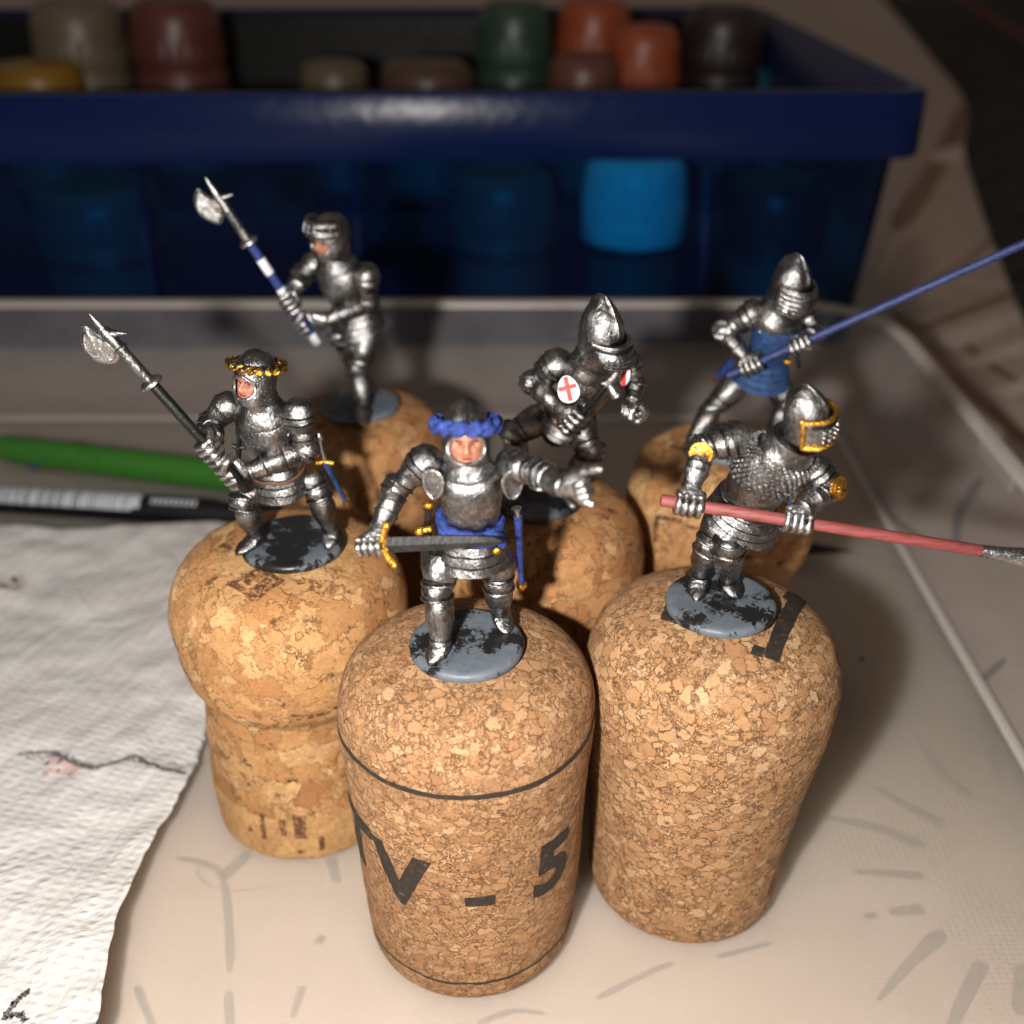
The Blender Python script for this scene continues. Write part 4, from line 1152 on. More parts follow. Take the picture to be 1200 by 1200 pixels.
    def torse(s, u, rad, th, mat, parent, n=15, tilt=0.0, lump=.2, lumps2=None):
        pts, rr = [], []
        N = 120
        for i in range(N):
            an = 2 * PI * i / N
            pts.append(s.hc + s.hu * (u + tilt * math.cos(an)) + (s.hs * math.sin(an) * .97 + s.hf * math.cos(an) * 1.04) * rad)
            rr.append(th * (1 + lump * abs(math.sin(n * an / 2)) - lump * .5))
        m = MB()
        rows = []
        for i, p in enumerate(pts):
            a = nrm(p - (s.hc + s.hu * u)); b = s.hu
            row = []
            for j in range(14):
                t = 2 * PI * j / 14
                tw = 1 + lump * .8 * math.cos(3 * t - n * 2 * PI * i / N)
                row.append(p + (a * math.cos(t) + b * math.sin(t)) * rr[i] * tw)
            rows.append(row)
        m.grid(rows + [rows[0]], True)
        return s.part(m, 'twisted_head_wreath', mat, parent, amp=.012, freq=12)
    # ---- things carried
    def sword_scabbard(s, top, gold, tip, mat, hilt=True, r=.05, cross=True):
        ax = nrm(tip - gold)
        m = MB(); m.lathe(gold, tip, [(0, r * 1.05), (.05, r * 1.15), (.1, r), (.85, r * .7), (1, r * .3)], 12, s.front, 1.0, .6)
        sc_ = s.part(m, 'scabbard', mat)
        m = MB(); m.lathe(tip - ax * .09, tip + ax * .02, [(0, r * .8), (.3, r * .9), (.8, r * .6), (1, r * .2)], 10); s.part(m, 'scabbard_tip', 'gold_paint', sc_)
        if hilt:
            d = nrm(top - gold)
            m = MB(); m.lathe(gold, top, [(0, .035), (.3, .03), (.75, .032), (.78, .055), (.9, .06), (1, .03)], 12); h = s.part(m, 'sword_hilt', 'silver_paint_bright')
            if not cross: return
            q = nrm(d.cross(s.front)); m = MB(); m.tube([gold - q * .12 - d * .02, gold, gold + q * .12 - d * .02], [.034, .04, .034], 8); s.part(m, 'crossguard', 'gold_paint', h)
    def halberd(s, butt, ring, head, tip, blade_px, dyb, spike, shaft_mat, bands=None, rs=.066):
        ax = nrm(head - butt)
        root = None
        m = MB(); m.lathe(butt, ring, [(0, rs * .9), (.01, rs), (.99, rs), (1, rs * .9)], 16); root = s.part(m, 'halberd_shaft', shaft_mat, amp=.004)
        if bands:
            L = (ring - butt).length
            for t0, t1, bm_ in bands:
                m = MB(); m.lathe(lerp(butt, ring, t0), lerp(butt, ring, t1), [(0, rs + .001), (.03, rs + .006), (.97, rs + .006), (1, rs + .001)], 16); s.part(m, 'painted_band', bm_, root, amp=.003)
        m = MB(); m.lathe(ring - ax * .04, ring + ax * .05, [(0, rs), (.05, .12), (.25, .145), (.55, .145), (.9, .115), (1, rs)], 20); s.part(m, 'rondel', 'silver_paint_bright', root)
        m = MB(); m.lathe(ring, head + ax * .06, [(0, rs * 1.0), (.08, rs * 1.05), (.6, rs * 1.05), (.62, rs * 1.3), (.66, rs * 1.3), (.68, rs * 1.05), (.93, rs * 1.1), (1.0, rs * .7)], 16); s.part(m, 'langet_socket', 'silver_paint', root)
        m = MB(); m.lathe(head, tip, [(0, .055), (.15, .05), (.2, .042), (.6, .036), (1, .006)], 10); s.part(m, 'top_spike', 'silver_paint_bright', root)
        pts = [s.P(x, y, dyb) for x, y in blade_px]
        pts = smooth_path(pts + [pts[0]], 5)[:-1]
        nn = V((0, 0, 0))
        c = sum(pts, V((0, 0, 0))) / len(pts)
        for i in range(len(pts)): nn += (pts[i] - c).cross(pts[(i + 1) % len(pts)] - c)
        nn.normalize()
        m = MB()
        rows = [[lerp(p, c, .0) for p in pts], [lerp(p, c, .16) + nn * .022 for p in pts], [lerp(p, c, .22) + nn * .038 for p in pts], [lerp(p, c, .85) + nn * .04 for p in pts]]
        m.grid(rows, True, False, True)
        rows = [[lerp(p, c, .0) for p in pts], [lerp(p, c, .16) - nn * .022 for p in pts], [lerp(p, c, .22) - nn * .038 for p in pts], [lerp(p, c, .85) - nn * .04 for p in pts]]
        m.grid(rows, True, False, True)
        s.part(m, 'axe_blade', 'silver_paint_bright', root, amp=.004)
        m = MB(); m.lathe(head - ax * .02, spike, [(0, .06), (.4, .05), (1, .01)], 10); s.part(m, 'back_spike', 'silver_paint', root)
    def finish(s):
        # the figure under its plates: one continuous body
        me = bpy.data.meshes.new('body')
        me.from_pydata([tuple(p - s.o) for p in s.body.v], [], s.body.f)
        o = bpy.data.objects.new('body', me); COL.objects.link(o)
        md = o.modifiers.new('r', 'REMESH'); md.mode = 'VOXEL'; md.voxel_size = 0.035
        dg = bpy.context.evaluated_depsgraph_get()
        m2 = bpy.data.meshes.new_from_object(o.evaluated_get(dg))
        o.modifiers.clear(); o.data = m2; m2.shade_smooth(); m2.materials.clear(); m2.materials.append(MAT['silver_paint_dark'])
        bpy.data.meshes.remove(me)
        m2.name = 'body'; o.name = 'body'
        o.parent = s.root

BASC = [(-.34, .235), (-.28, .25), (-.15, .262), (0, .268), (.1, .255), (.19, .215), (.27, .15), (.33, .07), (.352, .008)]
ROUND = [(-.36, .23), (-.28, .25), (-.15, .258), (0, .262), (.1, .25), (.19, .21), (.26, .14), (.30, .06), (.31, .01)]

# ---------------------------------------------------------------- knight with the blue wreath, sword in hand, pointing
k = Knight('silver knight figurine with blue wreath and sash, pointing one arm and lowering a sword', (547, 750), ZA, 'base_patchy')
k.torso(k.P(551, 646, .18), k.P(552, 575, .08), k.P(549, 541, .02), k.P(500, 534, .10), k.P(600, 541, .06), fauld_len=.46)
k.gorget(.30, .215, .26)
k.scallop(0.66, 13, 1.1)
k.arm(k.P(503, 537, .08), k.P(465, 573, .10), k.P(446, 616, -.22))
k.arm(k.P(597, 545, .04), k.P(634, 556, -.35), k.P(660, 569, -.75), pk=1.0)
for sx, px in ((-1, 508), (1, 601)):
    c = k.P(px, 566, -.20)
    pts = [c + V((math.cos(2 * PI * i / 20) * (.098 + .018 * math.sin(2 * PI * i / 20)), .03 * math.cos(2 * PI * i / 20) * sx, math.sin(2 * PI * i / 20) * .165)) for i in range(20)]
    m = MB(); m.plate(pts, V((sx * .012, .028, .01))); b = k.part(m, 'armpit_plate', 'silver_paint')
    m = MB(); m.ring([p + V((0, -.028, 0)) for p in pts], .018, 8); k.part(m, 'plate_rim', 'silver_paint_bright', b)
# sword
h0, h1 = k.P(436, 634, -.36), k.P(447, 644, -.38)
tip = k.P(588, 634, -.62)
ax = nrm(tip - h1)
hc = k.P(434, 640, -.36)
k.grip(hc, ax, k.P(446, 616, -.22), .04, k=.82)
m = MB(); m.lathe(hc - ax * .18, h1, [(0, .02), (.05, .055), (.2, .055), (.25, .032), (1, .034)], 12); sw = k.part(m, 'sword_grip', 'gold_paint')
q = nrm(ax.cross(V((0, -1, .25)))); c = hc + ax * .17
m = MB(); m.tube(smooth_path([c - q * .21 + ax * .05, c - q * .1, c + q * .1, c + q * .21 + ax * .05], 4), .036, 8); m.ell(c - q * .22 + ax * .05, ax * .045, q * .045, V((0, .045, 0))); m.ell(c + q * .22 + ax * .05, ax * .045, q * .045, V((0, .045, 0))); k.part(m, 'crossguard', 'gold_paint', sw)
rows = []
for t, w in ((0, .085), (.5, .078), (.8, .062), (.93, .045), (1, .008)):
    p = lerp(c, tip, t); th = nrm(ax.cross(q)) * .028
    rows.append([p + q * w, p + th, p - q * w, p - th])
m = MB(); m.grid(rows, True, True, True); k.part(m, 'sword_blade', 'blade_black', sw, sharp=25, amp=.003)
# pointing hand
wr = k.P(660, 569, -.75)
fw = nrm(k.P(700, 566, -1.0) - wr); upv = nrm(V((-.2, 0, 1)) - fw * fw.dot(V((-.2, 0, 1)))); sdv = fw.cross(upv)
m = MB(); rows = []
for t, hw, ht in ((0, .09, .09), (.25, .125, .10), (.6, .15, .09), (1, .14, .06)):
    p = wr + fw * (t * .24); rows.append([p + upv * (hw * math.cos(2 * PI * j / 16)) + sdv * (ht * math.sin(2 * PI * j / 16)) for j in range(16)])
m.grid(rows, True, True, True)
for i, o in enumerate((.11, .045, -.025, -.09)):
    b = wr + fw * .2 + upv * o
    if i == 0:      # outstretched forefinger
        pth = [b, b + fw * .13 + upv * .025, b + fw * .25 + upv * .04, b + fw * .36 + upv * .03]
    else:           # the other three curl into the palm
        pth = [b, b + fw * .10 + upv * .005, b + fw * .11 + sdv * .09, b + fw * .02 + sdv * .12]
    m.tube(smooth_path(pth, 5), [.052, .05, .046, .046, .052, .054, .048, .044, .044, .048, .05, .044, .042, .04, .034, .022], 10)
    m.ell(b + sdv * -.03 + fw * .02, fw * .05, upv * .045, sdv * .05, 8, 6)
    m.ell(b + fw * .09 - sdv * .035 + upv * .01, fw * .03, upv * .03, sdv * .025, 8, 6)
b = wr + fw * .06 - upv * .09 - sdv * .03
m.tube(smooth_path([b, b + fw * .09 - upv * .10, b + fw * .2 - upv * .17], 5), [.06] * 6 + [.055, .05, .045, .038, .022], 9)
k.part(m, 'gauntlet', 'silver_paint_bright', amp=.005)
k.leg(k.P(518, 652, .05), k.P(514, 690, -.10), k.G(516, 752, .16), k.G(503, 777, .04), k=1.02)
k.leg(k.P(583, 652, .22), k.P(584, 681, .20), k.G(586, 716, .16), k.G(596, 741, .04), k=1.0)
k.belt(-.04, 0, 'blue_paint', 'sash', .055, .325, .285, -.14, 2.0)
k.belt(.03, 0, 'blue_paint', 'sash', .05, .34, .30, -.18, 1.7)
p0 = k.P(585, 630, -.16)
m = MB(); m.tube(smooth_path([p0 + V((-.15, 0, .06)), p0, p0 + V((.03, .0, -.14))], 5), [.05, .055, .06, .06, .06, .06, .065, .06, .05, .04, .02], 8); k.part(m, 'sash_end', 'blue_paint')
m = MB(); m.ell(k.P(582, 646, -.24), V((.045, 0, 0)), V((0, .03, 0)), V((0, 0, .045)), 10, 8); k.part(m, 'gold_button', 'gold_paint')
k.sword_scabbard(k.P(605, 594, .22), k.P(607, 606, .22), k.P(611, 690, .40), 'blue_paint', r=.075, cross=False)
dg0, dg1 = k.P(502, 592, -.06), k.P(497, 676, .02)
m = MB(); m.lathe(lerp(dg0, dg1, .35), dg1, [(0, .06), (.1, .065), (.8, .045), (1, .015)], 12); d_ = k.part(m, 'dagger_sheath', 'black_paint')
m = MB(); m.lathe(dg0, lerp(dg0, dg1, .36), [(0, .05), (.15, .055), (.25, .034), (1, .036)], 12); k.part(m, 'dagger_grip', 'silver_paint_dark', d_)
m = MB(); m.ell(dg0, V((.062, 0, 0)), V((0, .06, 0)), V((0, 0, .05)), 10, 8); k.part(m, 'dagger_pommel', 'gold_paint', d_)
g0 = k.P(492, 622, -.12); m = MB(); m.ell(g0, V((.06, 0, 0)), V((0, .06, 0)), V((0, 0, .06)), 10, 8); m.tube([g0, k.P(505, 620, -.1)], .035, 8); k.part(m, 'dagger_guard', 'gold_paint', d_)
k.head_frame(k.P(546, 505, -.06), 3, 17)
hm = k.helmet(BASC, opening=(R(48), -.15, .155), ridge=.03)
k.torse(.075, .315, .068, 'blue_paint', hm, 13, -.01, .3)
k.finish()

# ---------------------------------------------------------------- knight with the black halberd
k = Knight('silver knight figurine wearing a gold leaf wreath and gripping a black halberd', (343, 632), ZB, 'base_black', .68)
bt, tp = k.P(290, 575, -.55), k.P(105, 368, -.75)
def on(t): return lerp(bt, tp, t)
k.torso(k.P(331, 566, .10), k.P(317, 507, -.08), k.P(306, 474, -.17), k.P(268, 470, .02), k.P(352, 474, -.22), fauld_len=.42, fauld_flare=.95)
k.gorget(.36, .235, .32, lift=-.16)
k.scallop(.62, 13, 1.15)
hR, hL = on(.245), on(.105)
wR, wL = k.P(252, 514, -.35), k.P(296, 551, -.52)
k.arm(k.P(270, 473, .02), k.P(246, 497, .05), wR, mat='silver_paint')
k.arm(k.P(350, 478, -.22), k.P(358, 527, -.28), wL, k=1.08, pk=1.05)
k.grip(hR, tp - bt, wR, .062, k=1.02)
k.grip(hL, tp - bt, wL, .062, k=1.05)
k.halberd(bt, on(.635), on(.905), tp, [(134, 398), (118, 394), (99, 382), (94, 398), (101, 414), (117, 425), (136, 425), (140, 410)], -.73, k.P(148, 391, -.72), 'black_paint')
k.leg(k.P(297, 570, -.05), k.P(286, 589, -.25), k.G(300, 626, .16), k.G(276, 648, .04), k=1.0)
k.leg(k.P(362, 558, .08), k.P(372, 576, -.02), k.G(387, 619, .16), k.G(384, 640, .04), k=1.0)
k.belt(.14, 0, 'leather_brown', 'belt', .026, .34, .285)
k.sword_scabbard(k.P(373, 507, .0), k.P(381, 541, .04), k.P(408, 594, .25), 'light_blue_paint', r=.055)
d0, d1 = k.P(281, 500, -.25), k.P(279, 548, -.2)
m = MB(); m.lathe(d0, d1, [(0, .03), (.04, .055), (.16, .055), (.2, .035), (.48, .035), (.5, .05), (.52, .045), (.95, .03), (1, .01)], 12); d_ = k.part(m, 'dagger', 'silver_paint_dark')
m = MB(); c = lerp(d0, d1, .5); m.tube([c + V((-.09, 0, .02)), c, c + V((.09, 0, .0))], .032, 8); k.part(m, 'dagger_guard', 'black_paint', d_)
k.head_frame(k.P(300, 438, -.25), -28, 13)
hm = k.helmet(ROUND, opening=(R(42), -.14, .14), ridge=.012)
k.torse(.105, .325, .036, 'gold_paint', hm, 19, .0, .55)
k.torse(.125, .335, .026, 'black_paint', hm, 23, .0, .5)
k.finish()

# ---------------------------------------------------------------- knight with the striped halberd
k = Knight('silver knight figurine with raised visor and a blue and white striped halberd', (421, 470), ZC, 'base_grey', .67)
bt, tp = k.P(372, 403, -.55), k.P(240, 207, -.75)
k.torso(k.P(425, 385, .05), k.P(407, 335, -.10), k.P(391, 302, -.20), k.P(369, 303, .05), k.P(430, 312, -.25), fauld_len=.36, k=1.06)
k.gorget(.36, .22, .30, lift=-.16)
wR, wL = k.P(347, 336, -.35), k.P(386, 374, -.50)
k.arm(k.P(371, 306, .05), k.P(355, 322, .05), wR, k=1.15)
k.arm(k.P(429, 318, -.25), k.P(431, 355, -.25), wL, k=1.18, pk=1.12)
k.grip(on(.265), tp - bt, wR, .062, k=1.05); k.grip(on(.12), tp - bt, wL, .062, k=1.05)
W, Bl = 'white_paint', 'blue_paint'
k.halberd(bt, on(.63), on(.885), tp, [(256, 232), (246, 231), (231, 221), (227, 236), (233, 250), (245, 259), (259, 262), (263, 246)], -.73, k.P(273, 228, -.72), 'blue_paint',
          [(.0, .10, W), (.44, .56, W), (.70, .84, W)])
k.leg(k.P(430, 392, .0), k.P(421, 431, -.12), k.G(425, 473, .16), k.G(426, 496, .04), k=1.12)
k.leg(k.P(408, 388, .10), k.P(399, 399, -.25), k.G(432, 452, .16), k.G(420, 462, .04), k=1.0)
k.belt(.16, 0, 'leather_brown', 'belt', .026, .35, .29)
k.head_frame(k.P(388, 272, -.30), -40, 2, 0, 1.15)
hm = k.helmet([(-.34, .235), (-.26, .25), (-.12, .26), (.02, .262), (.12, .235), (.2, .17), (.24, .08), (.25, .01)], opening=(R(44), -.155, .125), ridge=.02)
# visor swung up over the brow
m = MB(); rows = []
for i in range(9):
    u = lerp(-.02, .24, i / 8)
    row = []
    for j in range(25):
        an = lerp(-1.5, 1.5, j / 24)
        bul = .085 * math.cos(an * .95) * math.sin(lerp(.7, 2.5, i / 8)) + .02 * ((i % 3) == 1) + .012 * ((j // 3) % 2) * (i > 3)
        row.append(k.hp(an, min(u, .12), 1, .03 + bul) + k.hu * max(0, u - .12))
    rows.append(row)
m.grid(rows, False); vo = k.part(m, 'raised_visor', 'silver_paint', hm, sharp=30)
md = vo.modifiers.new('t', 'SOLIDIFY'); md.thickness = .05
for j in range(-3, 4):
    m = MB(); an = j * .3; m.tube([k.hp(an, .05, 1, .12 * math.cos(an)), k.hp(an, .11, 1, .12 * math.cos(an)) + k.hu * .06], .02, 6); k.part(m, 'visor_ridge', 'silver_paint_bright', vo)
k.finish()

# ---------------------------------------------------------------- crouching knight with the red cross plate and hammer
k = Knight('crouching silver knight figurine with closed pointed helmet, war hammer and red cross plate', (630, 577), ZD, 'base_spots', .655)
k.torso(k.P(655, 500, .10), k.P(684, 455, -.22), k.P(694, 423, -.42), k.P(652, 420, -.32), k.P(735, 415, -.15), fauld_len=.30, k=.96)
k.gorget(.34, .27, .30, lift=-.14)
wR, wL = k.P(655, 478, -.62), k.P(741, 468, -.48)
k.arm(k.P(657, 424, -.32), k.P(624, 448, -.20), wR, k=1.1, pk=1.15)
k.arm(k.P(733, 420, -.15), k.P(745, 449, -.25), wL, k=.9)
hb, ht = k.P(662, 507, -.72), k.P(716, 446, -.88)
k.grip(k.P(673, 493, -.74), ht - hb, wR, .05, k=1.1, mat='silver_paint')
m = MB(); m.lathe(hb, ht, [(0, .045), (.02, .05), (1, .05)], 12); hs_ = k.part(m, 'hammer_shaft', 'black_paint', amp=.003)
ax = nrm(ht - hb); q = nrm(k.P(722, 462, -.88) - k.P(706, 450, -.88))
m = MB(); c = ht - ax * .05
m.lathe(ht - ax * .10, k.P(735, 423, -.92), [(0, .055), (.15, .07), (.35, .06), (.5, .055), (1, .012)], 10)
m.lathe(c, k.P(723, 466, -.90), [(0, .06), (.4, .06), (.5, .07), (.85, .085), (.9, .085), (1, .06)], 10)
m.lathe(c, k.P(704, 449, -.86), [(0, .055), (.6, .045), (1, .02)], 10)
k.part(m, 'hammer_head', 'silver_paint_bright', hs_)
# empty fist held ready
fc = k.P(742, 484, -.58)
k.grip(fc, V((.25, -.9, .2)), wL, .045, k=1.0, mat='silver_paint_bright')
# plate with the red cross
c = k.P(666, 456, -.66); nn = nrm(V((-.15, -1, .35))); sx = nrm(V((1, 0, .25))); sx = nrm(sx - nn * sx.dot(nn)); sz = sx.cross(nn) * -1
if sz.z < 0: sz = -sz
pts = [c + sx * (.14 * math.cos(t)) * (1 - .2 * math.sin(t)) + sz * (.18 * math.sin(t)) for t in [2 * PI * i / 24 for i in range(24)]]
m = MB(); m.plate(pts, nn * .025); pl = k.part(m, 'armpit_plate', 'white_paint', amp=.003)
pl['label'] = 'white rounded plate painted with a red cross'
for a_, b_, w in ((c - sz * .155, c + sz * .165, .030), (c - sx * .125 + sz * .02, c + sx * .115 + sz * .03, .028)):
    t = nrm(b_ - a_); o = nrm(t.cross(nn)) * w
    m = MB(); m.plate([a_ + o, b_ + o, b_ - o, a_ - o], nn * .004); m.v = [p + nn * .031 for p in m.v]; k.part(m, 'red_cross_bar', 'red_paint', pl, amp=.003)
c = k.P(731, 438, -.45)
pts = [c + V((math.cos(2 * PI * i / 20) * .075, 0, math.sin(2 * PI * i / 20) * .16)) for i in range(20)]
m = MB(); m.plate(pts, V((-.005, .025, .0))); pl = k.part(m, 'armpit_plate', 'white_paint')
m = MB(); a_ = c + V((0, -.03, 0)); m.plate([a_ + V((-.03, 0, -.16)), a_ + V((.03, 0, -.16)), a_ + V((.03, 0, .16)), a_ + V((-.03, 0, .16))], V((0, .004, 0))); k.part(m, 'red_cross_bar', 'red_paint', pl)
k.belt(.10, 0, 'leather_brown', 'belt', .03, .34, .29)
for px, py, dy in ((676, 472, -.42), (702, 466, -.42), (708, 462, -.4)):
    m = MB(); m.ell(k.P(px, py, dy), V((.05, 0, 0)), V((0, .04, 0)), V((0, 0, .035)), 10, 8); k.part(m, 'belt_stud', 'gold_paint')
k.leg(k.P(638, 487, .15), k.P(603, 508, .06), k.G(606, 556, .16), k.G(590, 574, .04), k=1.1)
k.leg(k.P(674, 490, -.05), k.P(692, 529, -.30), k.G(668, 570, .16), k.G(672, 594, .04), k=1.12)
k.head_frame(k.P(705, 391, -.58), 38, -10, 0, 1.08)
hm = k.helmet([(-.32, .24), (-.24, .262), (-.1, .275), (.05, .275), (.17, .25), (.27, .205), (.37, .13), (.45, .05), (.475, .008)], ridge=.035, back=.18)
# projecting visor with a sight slit and breaths
m = MB(); rows = []
for i in range(13):
    v = i / 12; u = lerp(-.36, .03, v)
    row = []
    for j in range(33):
        an = lerp(-1.45, 1.45, j / 32); w = math.cos(an * 1.08)
        pr = .02 + .19 * max(0, w) ** 1.6 * math.sin(PI * min(1, .18 + v * .72)) ** 1.2
        row.append(k.hp(an, u, 1, pr))
    rows.append(row)
m.grid(rows, False); vo = k.part(m, 'visor', 'silver_paint', hm, sharp=35)
md = vo.modifiers.new('t', 'SOLIDIFY'); md.thickness = .03
def vp(an, v, e=.0):
    w = math.cos(an * 1.08); pr = .02 + .19 * max(0, w) ** 1.6 * math.sin(PI * min(1, .18 + v * .72)) ** 1.2
    return k.hp(an, lerp(-.36, .03, v), 1, pr + e)
m = MB(); m.tube([vp(lerp(-1.1, 1.1, t / 14), .93, .012) for t in range(15)], .024, 8); k.part(m, 'sight_slit_edge', 'silver_paint_bright', vo)
m = MB(); m.tube([vp(lerp(-1.0, 1.0, t / 14), .82, .004) for t in range(15)], .02, 8); k.part(m, 'sight_slit', 'black_paint', vo)
for an in (-.52, -.38, -.24, -.10, .10, .24, .38, .52):
    m = MB(); m.tube([vp(an, t, .006) for t in (.30, .42, .54, .66)], .014, 6); k.part(m, 'breathing_slot', 'black_paint', vo)
for v in (.36, .48, .60):
    m = MB(); m.tube([vp(lerp(-.62, .62, t / 10), v, .012) for t in range(11)], .012, 6); k.part(m, 'visor_bar', 'silver_paint_bright', vo)
k.finish()

# ---------------------------------------------------------------- knight with the blue pike
k = Knight('silver knight figurine with a blue breastplate, levelling a long blue pike', (857, 517), ZE, 'base_grey', .655)
k.torso(k.P(886, 440, .05), k.P(905, 392, -.15), k.P(914, 357, -.28), k.P(886, 362, -.35), k.P(942, 362, .05), mat='light_blue_paint', fauld_mat='light_blue_paint', fauld_len=.40, k=1.02, belly=1.3)
k.gorget(.39, .26, .44, lift=-.26)
k.scallop(.66, 15, 1.3)
bt, tp = k.P(852, 441, -.60), k.P(1300, 241, -.95)
wR, wL = k.P(872, 418, -.55), k.P(950, 391, -.42)
k.arm(k.P(886, 366, -.33), k.P(848, 388, -.25), wR, k=1.05, pk=1.1)
k.arm(k.P(942, 368, .05), k.P(958, 388, -.10), wL, k=.85, pk=.9)
def tx(px): return (px - 852) / (1300 - 852.0)
k.grip(on(tx(882)), tp - bt, wR, .058, k=.92); k.grip(on(tx(944)), tp - bt, wL, .058, k=.9)
m = MB(); m.lathe(bt, tp, [(0, .05), (.004, .06), (.97, .058), (1, .05)], 16); pk = k.part(m, 'pike_shaft', 'blue_pole_paint', amp=.003)
m = MB(); m.lathe(lerp(bt, tp, .985), lerp(bt, tp, 1.16), [(0, .062), (.3, .07), (.35, .05), (.5, .11), (1, .01)], 12); k.part(m, 'pike_head', 'silver_paint_bright', pk)
k.belt(.14, 0, 'light_blue_paint', 'belt', .03, .35, .30)
m = MB(); m.ell(k.P(923, 424, -.42), V((.07, 0, 0)), V((0, .05, 0)), V((0, 0, .05)), 10, 8); k.part(m, 'belt_buckle', 'gold_paint')
m = MB(); m.lathe(k.P(934, 414, -.38), k.P(937, 432, -.36), [(0, .03), (.5, .04), (1, .015)], 10); k.part(m, 'dagger', 'silver_paint_dark')
k.sword_scabbard(k.P(858, 424, .2), k.P(858, 424, .05), k.P(836, 446, .30), 'blue_paint', hilt=False, r=.065)
k.leg(k.P(865, 448, .05), k.P(838, 476, -.05), k.G(812, 516, .16), k.G(806, 532, .04), k=1.05)
k.leg(k.P(912, 450, -.02), k.P(922, 474, -.15), k.G(905, 516, .16), k.G(915, 534, .04), k=1.05)
k.head_frame(k.P(927, 331, -.38), 42, -16)
hm = k.helmet([(-.32, .24), (-.24, .262), (-.1, .272), (.05, .27), (.17, .24), (.27, .185), (.35, .11), (.41, .04), (.43, .008)], ridge=.03, back=.12)
m = MB(); rows = []
def vp2(an, v, e=0.0):
    w = max(0, math.cos(an * 1.05)); return k.hp(an, lerp(-.38, .06, v), 1, .02 + .11 * w ** .8 * math.sin(PI * min(1, .15 + v * .75)) ** .8 + e)
for i in range(14):
    rows.append([vp2(lerp(-1.5, 1.5, j / 32), i / 13, .014 * (i % 2)) for j in range(33)])
m.grid(rows, False); vo = k.part(m, 'visor', 'silver_paint', hm, sharp=30)
md = vo.modifiers.new('t', 'SOLIDIFY'); md.thickness = .03
for v in (.25, .40, .55, .86):
    m = MB(); m.tube([vp2(lerp(-1.1, 1.1, t / 14), v, .018) for t in range(15)], [.02 + .008 * (t % 2) for t in range(15)], 7); k.part(m, 'visor_bar', 'silver_paint_bright', vo)
m = MB(); m.tube([vp2(lerp(-.95, .95, t / 14), .72, .008) for t in range(15)], .022, 8); k.part(m, 'sight_slit', 'black_paint', vo)
k.finish()

# ---------------------------------------------------------------- knight with the red pike
k = Knight('bent silver knight figurine with gold trimmed visor, carrying a red pike', (845, 702), ZF, 'base_spots', .655)
k.torso(k.P(862, 606, .10), k.P(895, 552, -.12), k.P(925, 522, -.32), k.P(866, 512, -.22), k.P(952, 545, -.22), fauld_len=.36, k=1.08)
k.gorget(.36, .26, .34, lift=-.2, mat='silver_paint')
# mail cape: raised rings over shoulders and chest
random.seed(3)
m = MB()
for i in range(11):
    for j in range(26):
        an = lerp(-2.3, 2.3, (j + .5 * (i % 2)) / 25); t = lerp(.50, .93, i / 10)
        r_ = lerp(.43, .37, i / 10)
        p = k.spine(t) + k.side * (math.sin(an) * r_) + k.front * (math.cos(an) * r_ * (.86 if abs(an) < 1.57 else .72) + .035)
        nn = nrm(p - k.spine(t))
        m.ell(p + nn * random.uniform(-.004, .008), k.side * .026, k.front * .026, k.up * .024, 6, 4)
o = k.part(m, 'mail_cape', 'silver_paint_bright'); o['kind'] = 'stuff'
wR, wL = k.P(811, 567, -.48), k.P(943, 594, -.62)
bt, tp = k.P(774, 586, -.62), k.P(1154, 646, -.78)
k.arm(k.P(868, 512, -.22), k.P(823, 527, -.25), wR, k=1.05, roundel='gold_paint', out=V((-.25, -1, .15)), pk=1.05)
k.arm(k.P(952, 548, -.25), k.P(972, 572, -.35), wL, k=1.0, roundel='gold_paint', out=V((.55, -.75, .35)), pk=1.0)
def tx(px): return (px - 774) / (1154 - 774.0)
k.grip(on(tx(806)), tp - bt, wR, .066, k=.86); k.grip(on(tx(932)), tp - bt, wL, .066, k=.88)
m = MB(); m.lathe(bt, tp, [(0, .055), (.004, .068), (.99, .066), (1, .05)], 16); pk = k.part(m, 'pike_shaft', 'red_pole_paint', amp=.003)
m = MB(); m.lathe(lerp(bt, tp, .985), lerp(bt, tp, 1.30), [(0, .07), (.05, .075), (.25, .085), (.45, .11), (.6, .10), (1, .01)], 14); k.part(m, 'pike_head', 'silver_paint_bright', pk)
k.belt(.06, 0, 'silver_paint_dark', 'belt', .04, .33, .28)
m = MB(); m.lathe(k.P(920, 570, -.30), k.P(927, 590, -.28), [(0, .05), (.2, .06), (.8, .05), (1, .02)], 10); d_ = k.part(m, 'dagger_sheath', 'light_blue_paint')
m = MB(); m.tube([k.P(926, 566, -.31), k.P(930, 586, -.31)], .022, 8); k.part(m, 'sheath_edge', 'gold_paint', d_)
m = MB(); m.lathe(k.P(832, 612, .02), k.P(830, 642, .04), [(0, .06), (.5, .065), (1, .02)], 10, None, 1, .5); k.part(m, 'scabbard_end', 'gold_paint')
k.leg(k.P(866, 600, -.06), k.P(854, 640, -.26), k.G(853, 678, .16), k.G(868, 699, .04), k=1.08)
k.leg(k.P(848, 606, .10), k.P(832, 638, .00), k.G(820, 672, .18), k.G(816, 702, .04), k=1.02)
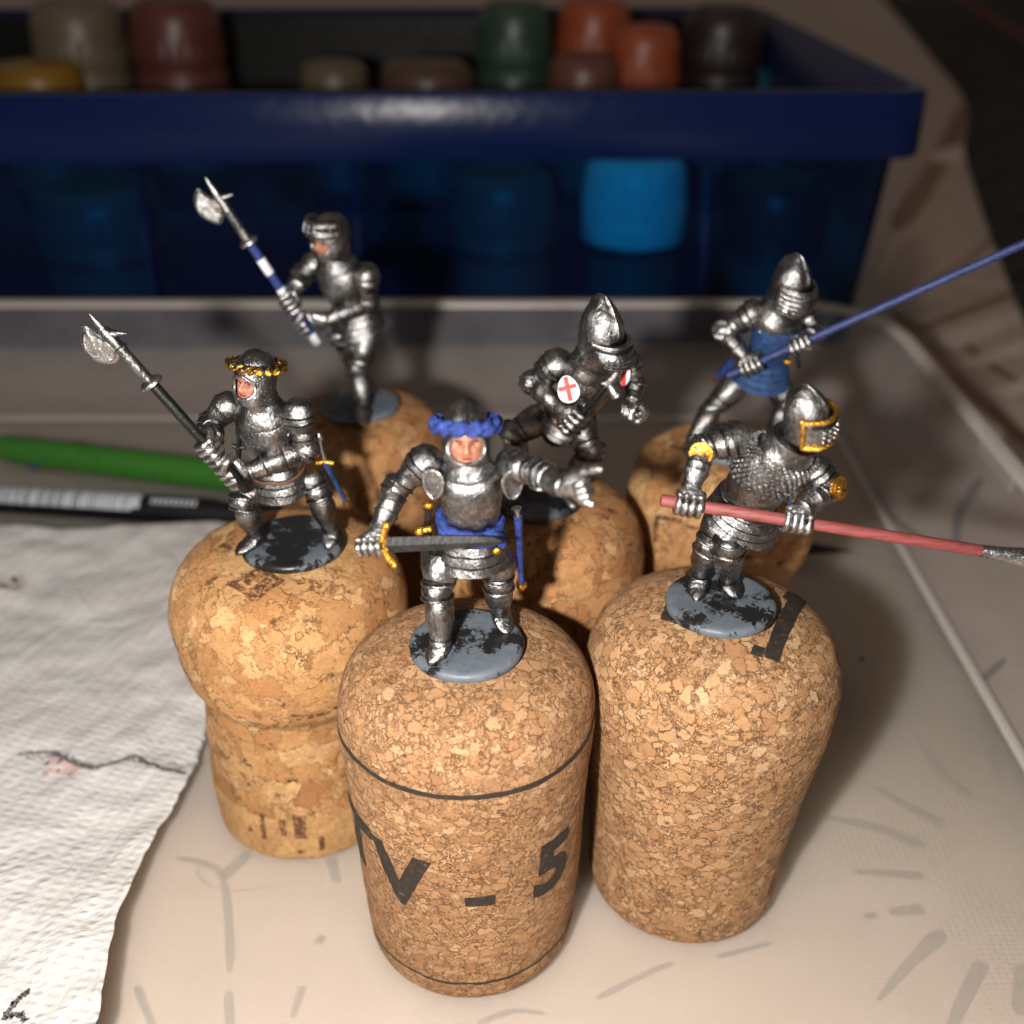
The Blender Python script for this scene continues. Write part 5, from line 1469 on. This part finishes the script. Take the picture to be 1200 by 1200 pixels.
m = MB(); m.lathe(k.P(884, 596, -.02), k.P(886, 632, -.05), [(0, .14), (.3, .165), (.5, .16), (.52, .145), (.56, .16), (.9, .14), (1, .08)], 20); k.part(m, 'hanging_tasset', 'silver_paint')
k.head_frame(k.P(946, 486, -.48), 46, -2, 12, .95)
hm = k.helmet([(-.30, .225), (-.24, .24), (-.1, .252), (.05, .252), (.17, .225), (.27, .165), (.34, .09), (.37, .03), (.38, .006)], ridge=.02, back=.1)
rows = []
def vp3(an, v, e=0.0):
    w = max(0, math.cos(an * 1.05)); return k.hp(an, lerp(-.27, .08, v), 1, .012 + .065 * w ** .9 * math.sin(PI * min(1, .2 + v * .65)) + e)
m = MB()
for i in range(12): rows.append([vp3(lerp(-1.25, 1.25, j / 30), i / 11) for j in range(31)])
m.grid(rows, False); vo = k.part(m, 'visor', 'silver_paint', hm, sharp=30)
md = vo.modifiers.new('t', 'SOLIDIFY'); md.thickness = .03
m = MB(); m.tube([vp3(lerp(-1.3, 1.3, t / 20), 1.0, .014) for t in range(21)], .027, 8); k.part(m, 'gold_brow_band', 'gold_paint', vo)
m = MB(); m.tube([vp3(lerp(-1.2, 1.2, t / 20), .02, .012) for t in range(21)], .028, 8); k.part(m, 'gold_chin_band', 'gold_paint', vo)
for sg in (-1, 1):
    m = MB(); m.tube([vp3(sg * 1.2, t / 8, .012) for t in range(9)], .03, 8); k.part(m, 'gold_side_band', 'gold_paint', vo)
for i in range(5):
    for j in range(3):
        m = MB(); m.ell(vp3(lerp(-.5, .5, i / 4), .28 + .2 * j, .012), k.hs * .022, k.hf * .022, k.hu * .022, 8, 6); k.part(m, 'visor_stud', 'silver_paint_bright', vo)
m = MB(); m.tube([vp3(lerp(-.9, .9, t / 14), .82, .004) for t in range(15)], .018, 8); k.part(m, 'sight_slit', 'black_paint', vo)
m = MB(); m.ell(k.hc + k.hf * .13 - k.hu * .30, k.hs * .13, k.hf * .12, k.hu * .10, 16, 10); k.part(m, 'chin', 'skin_paint')
k.finish()
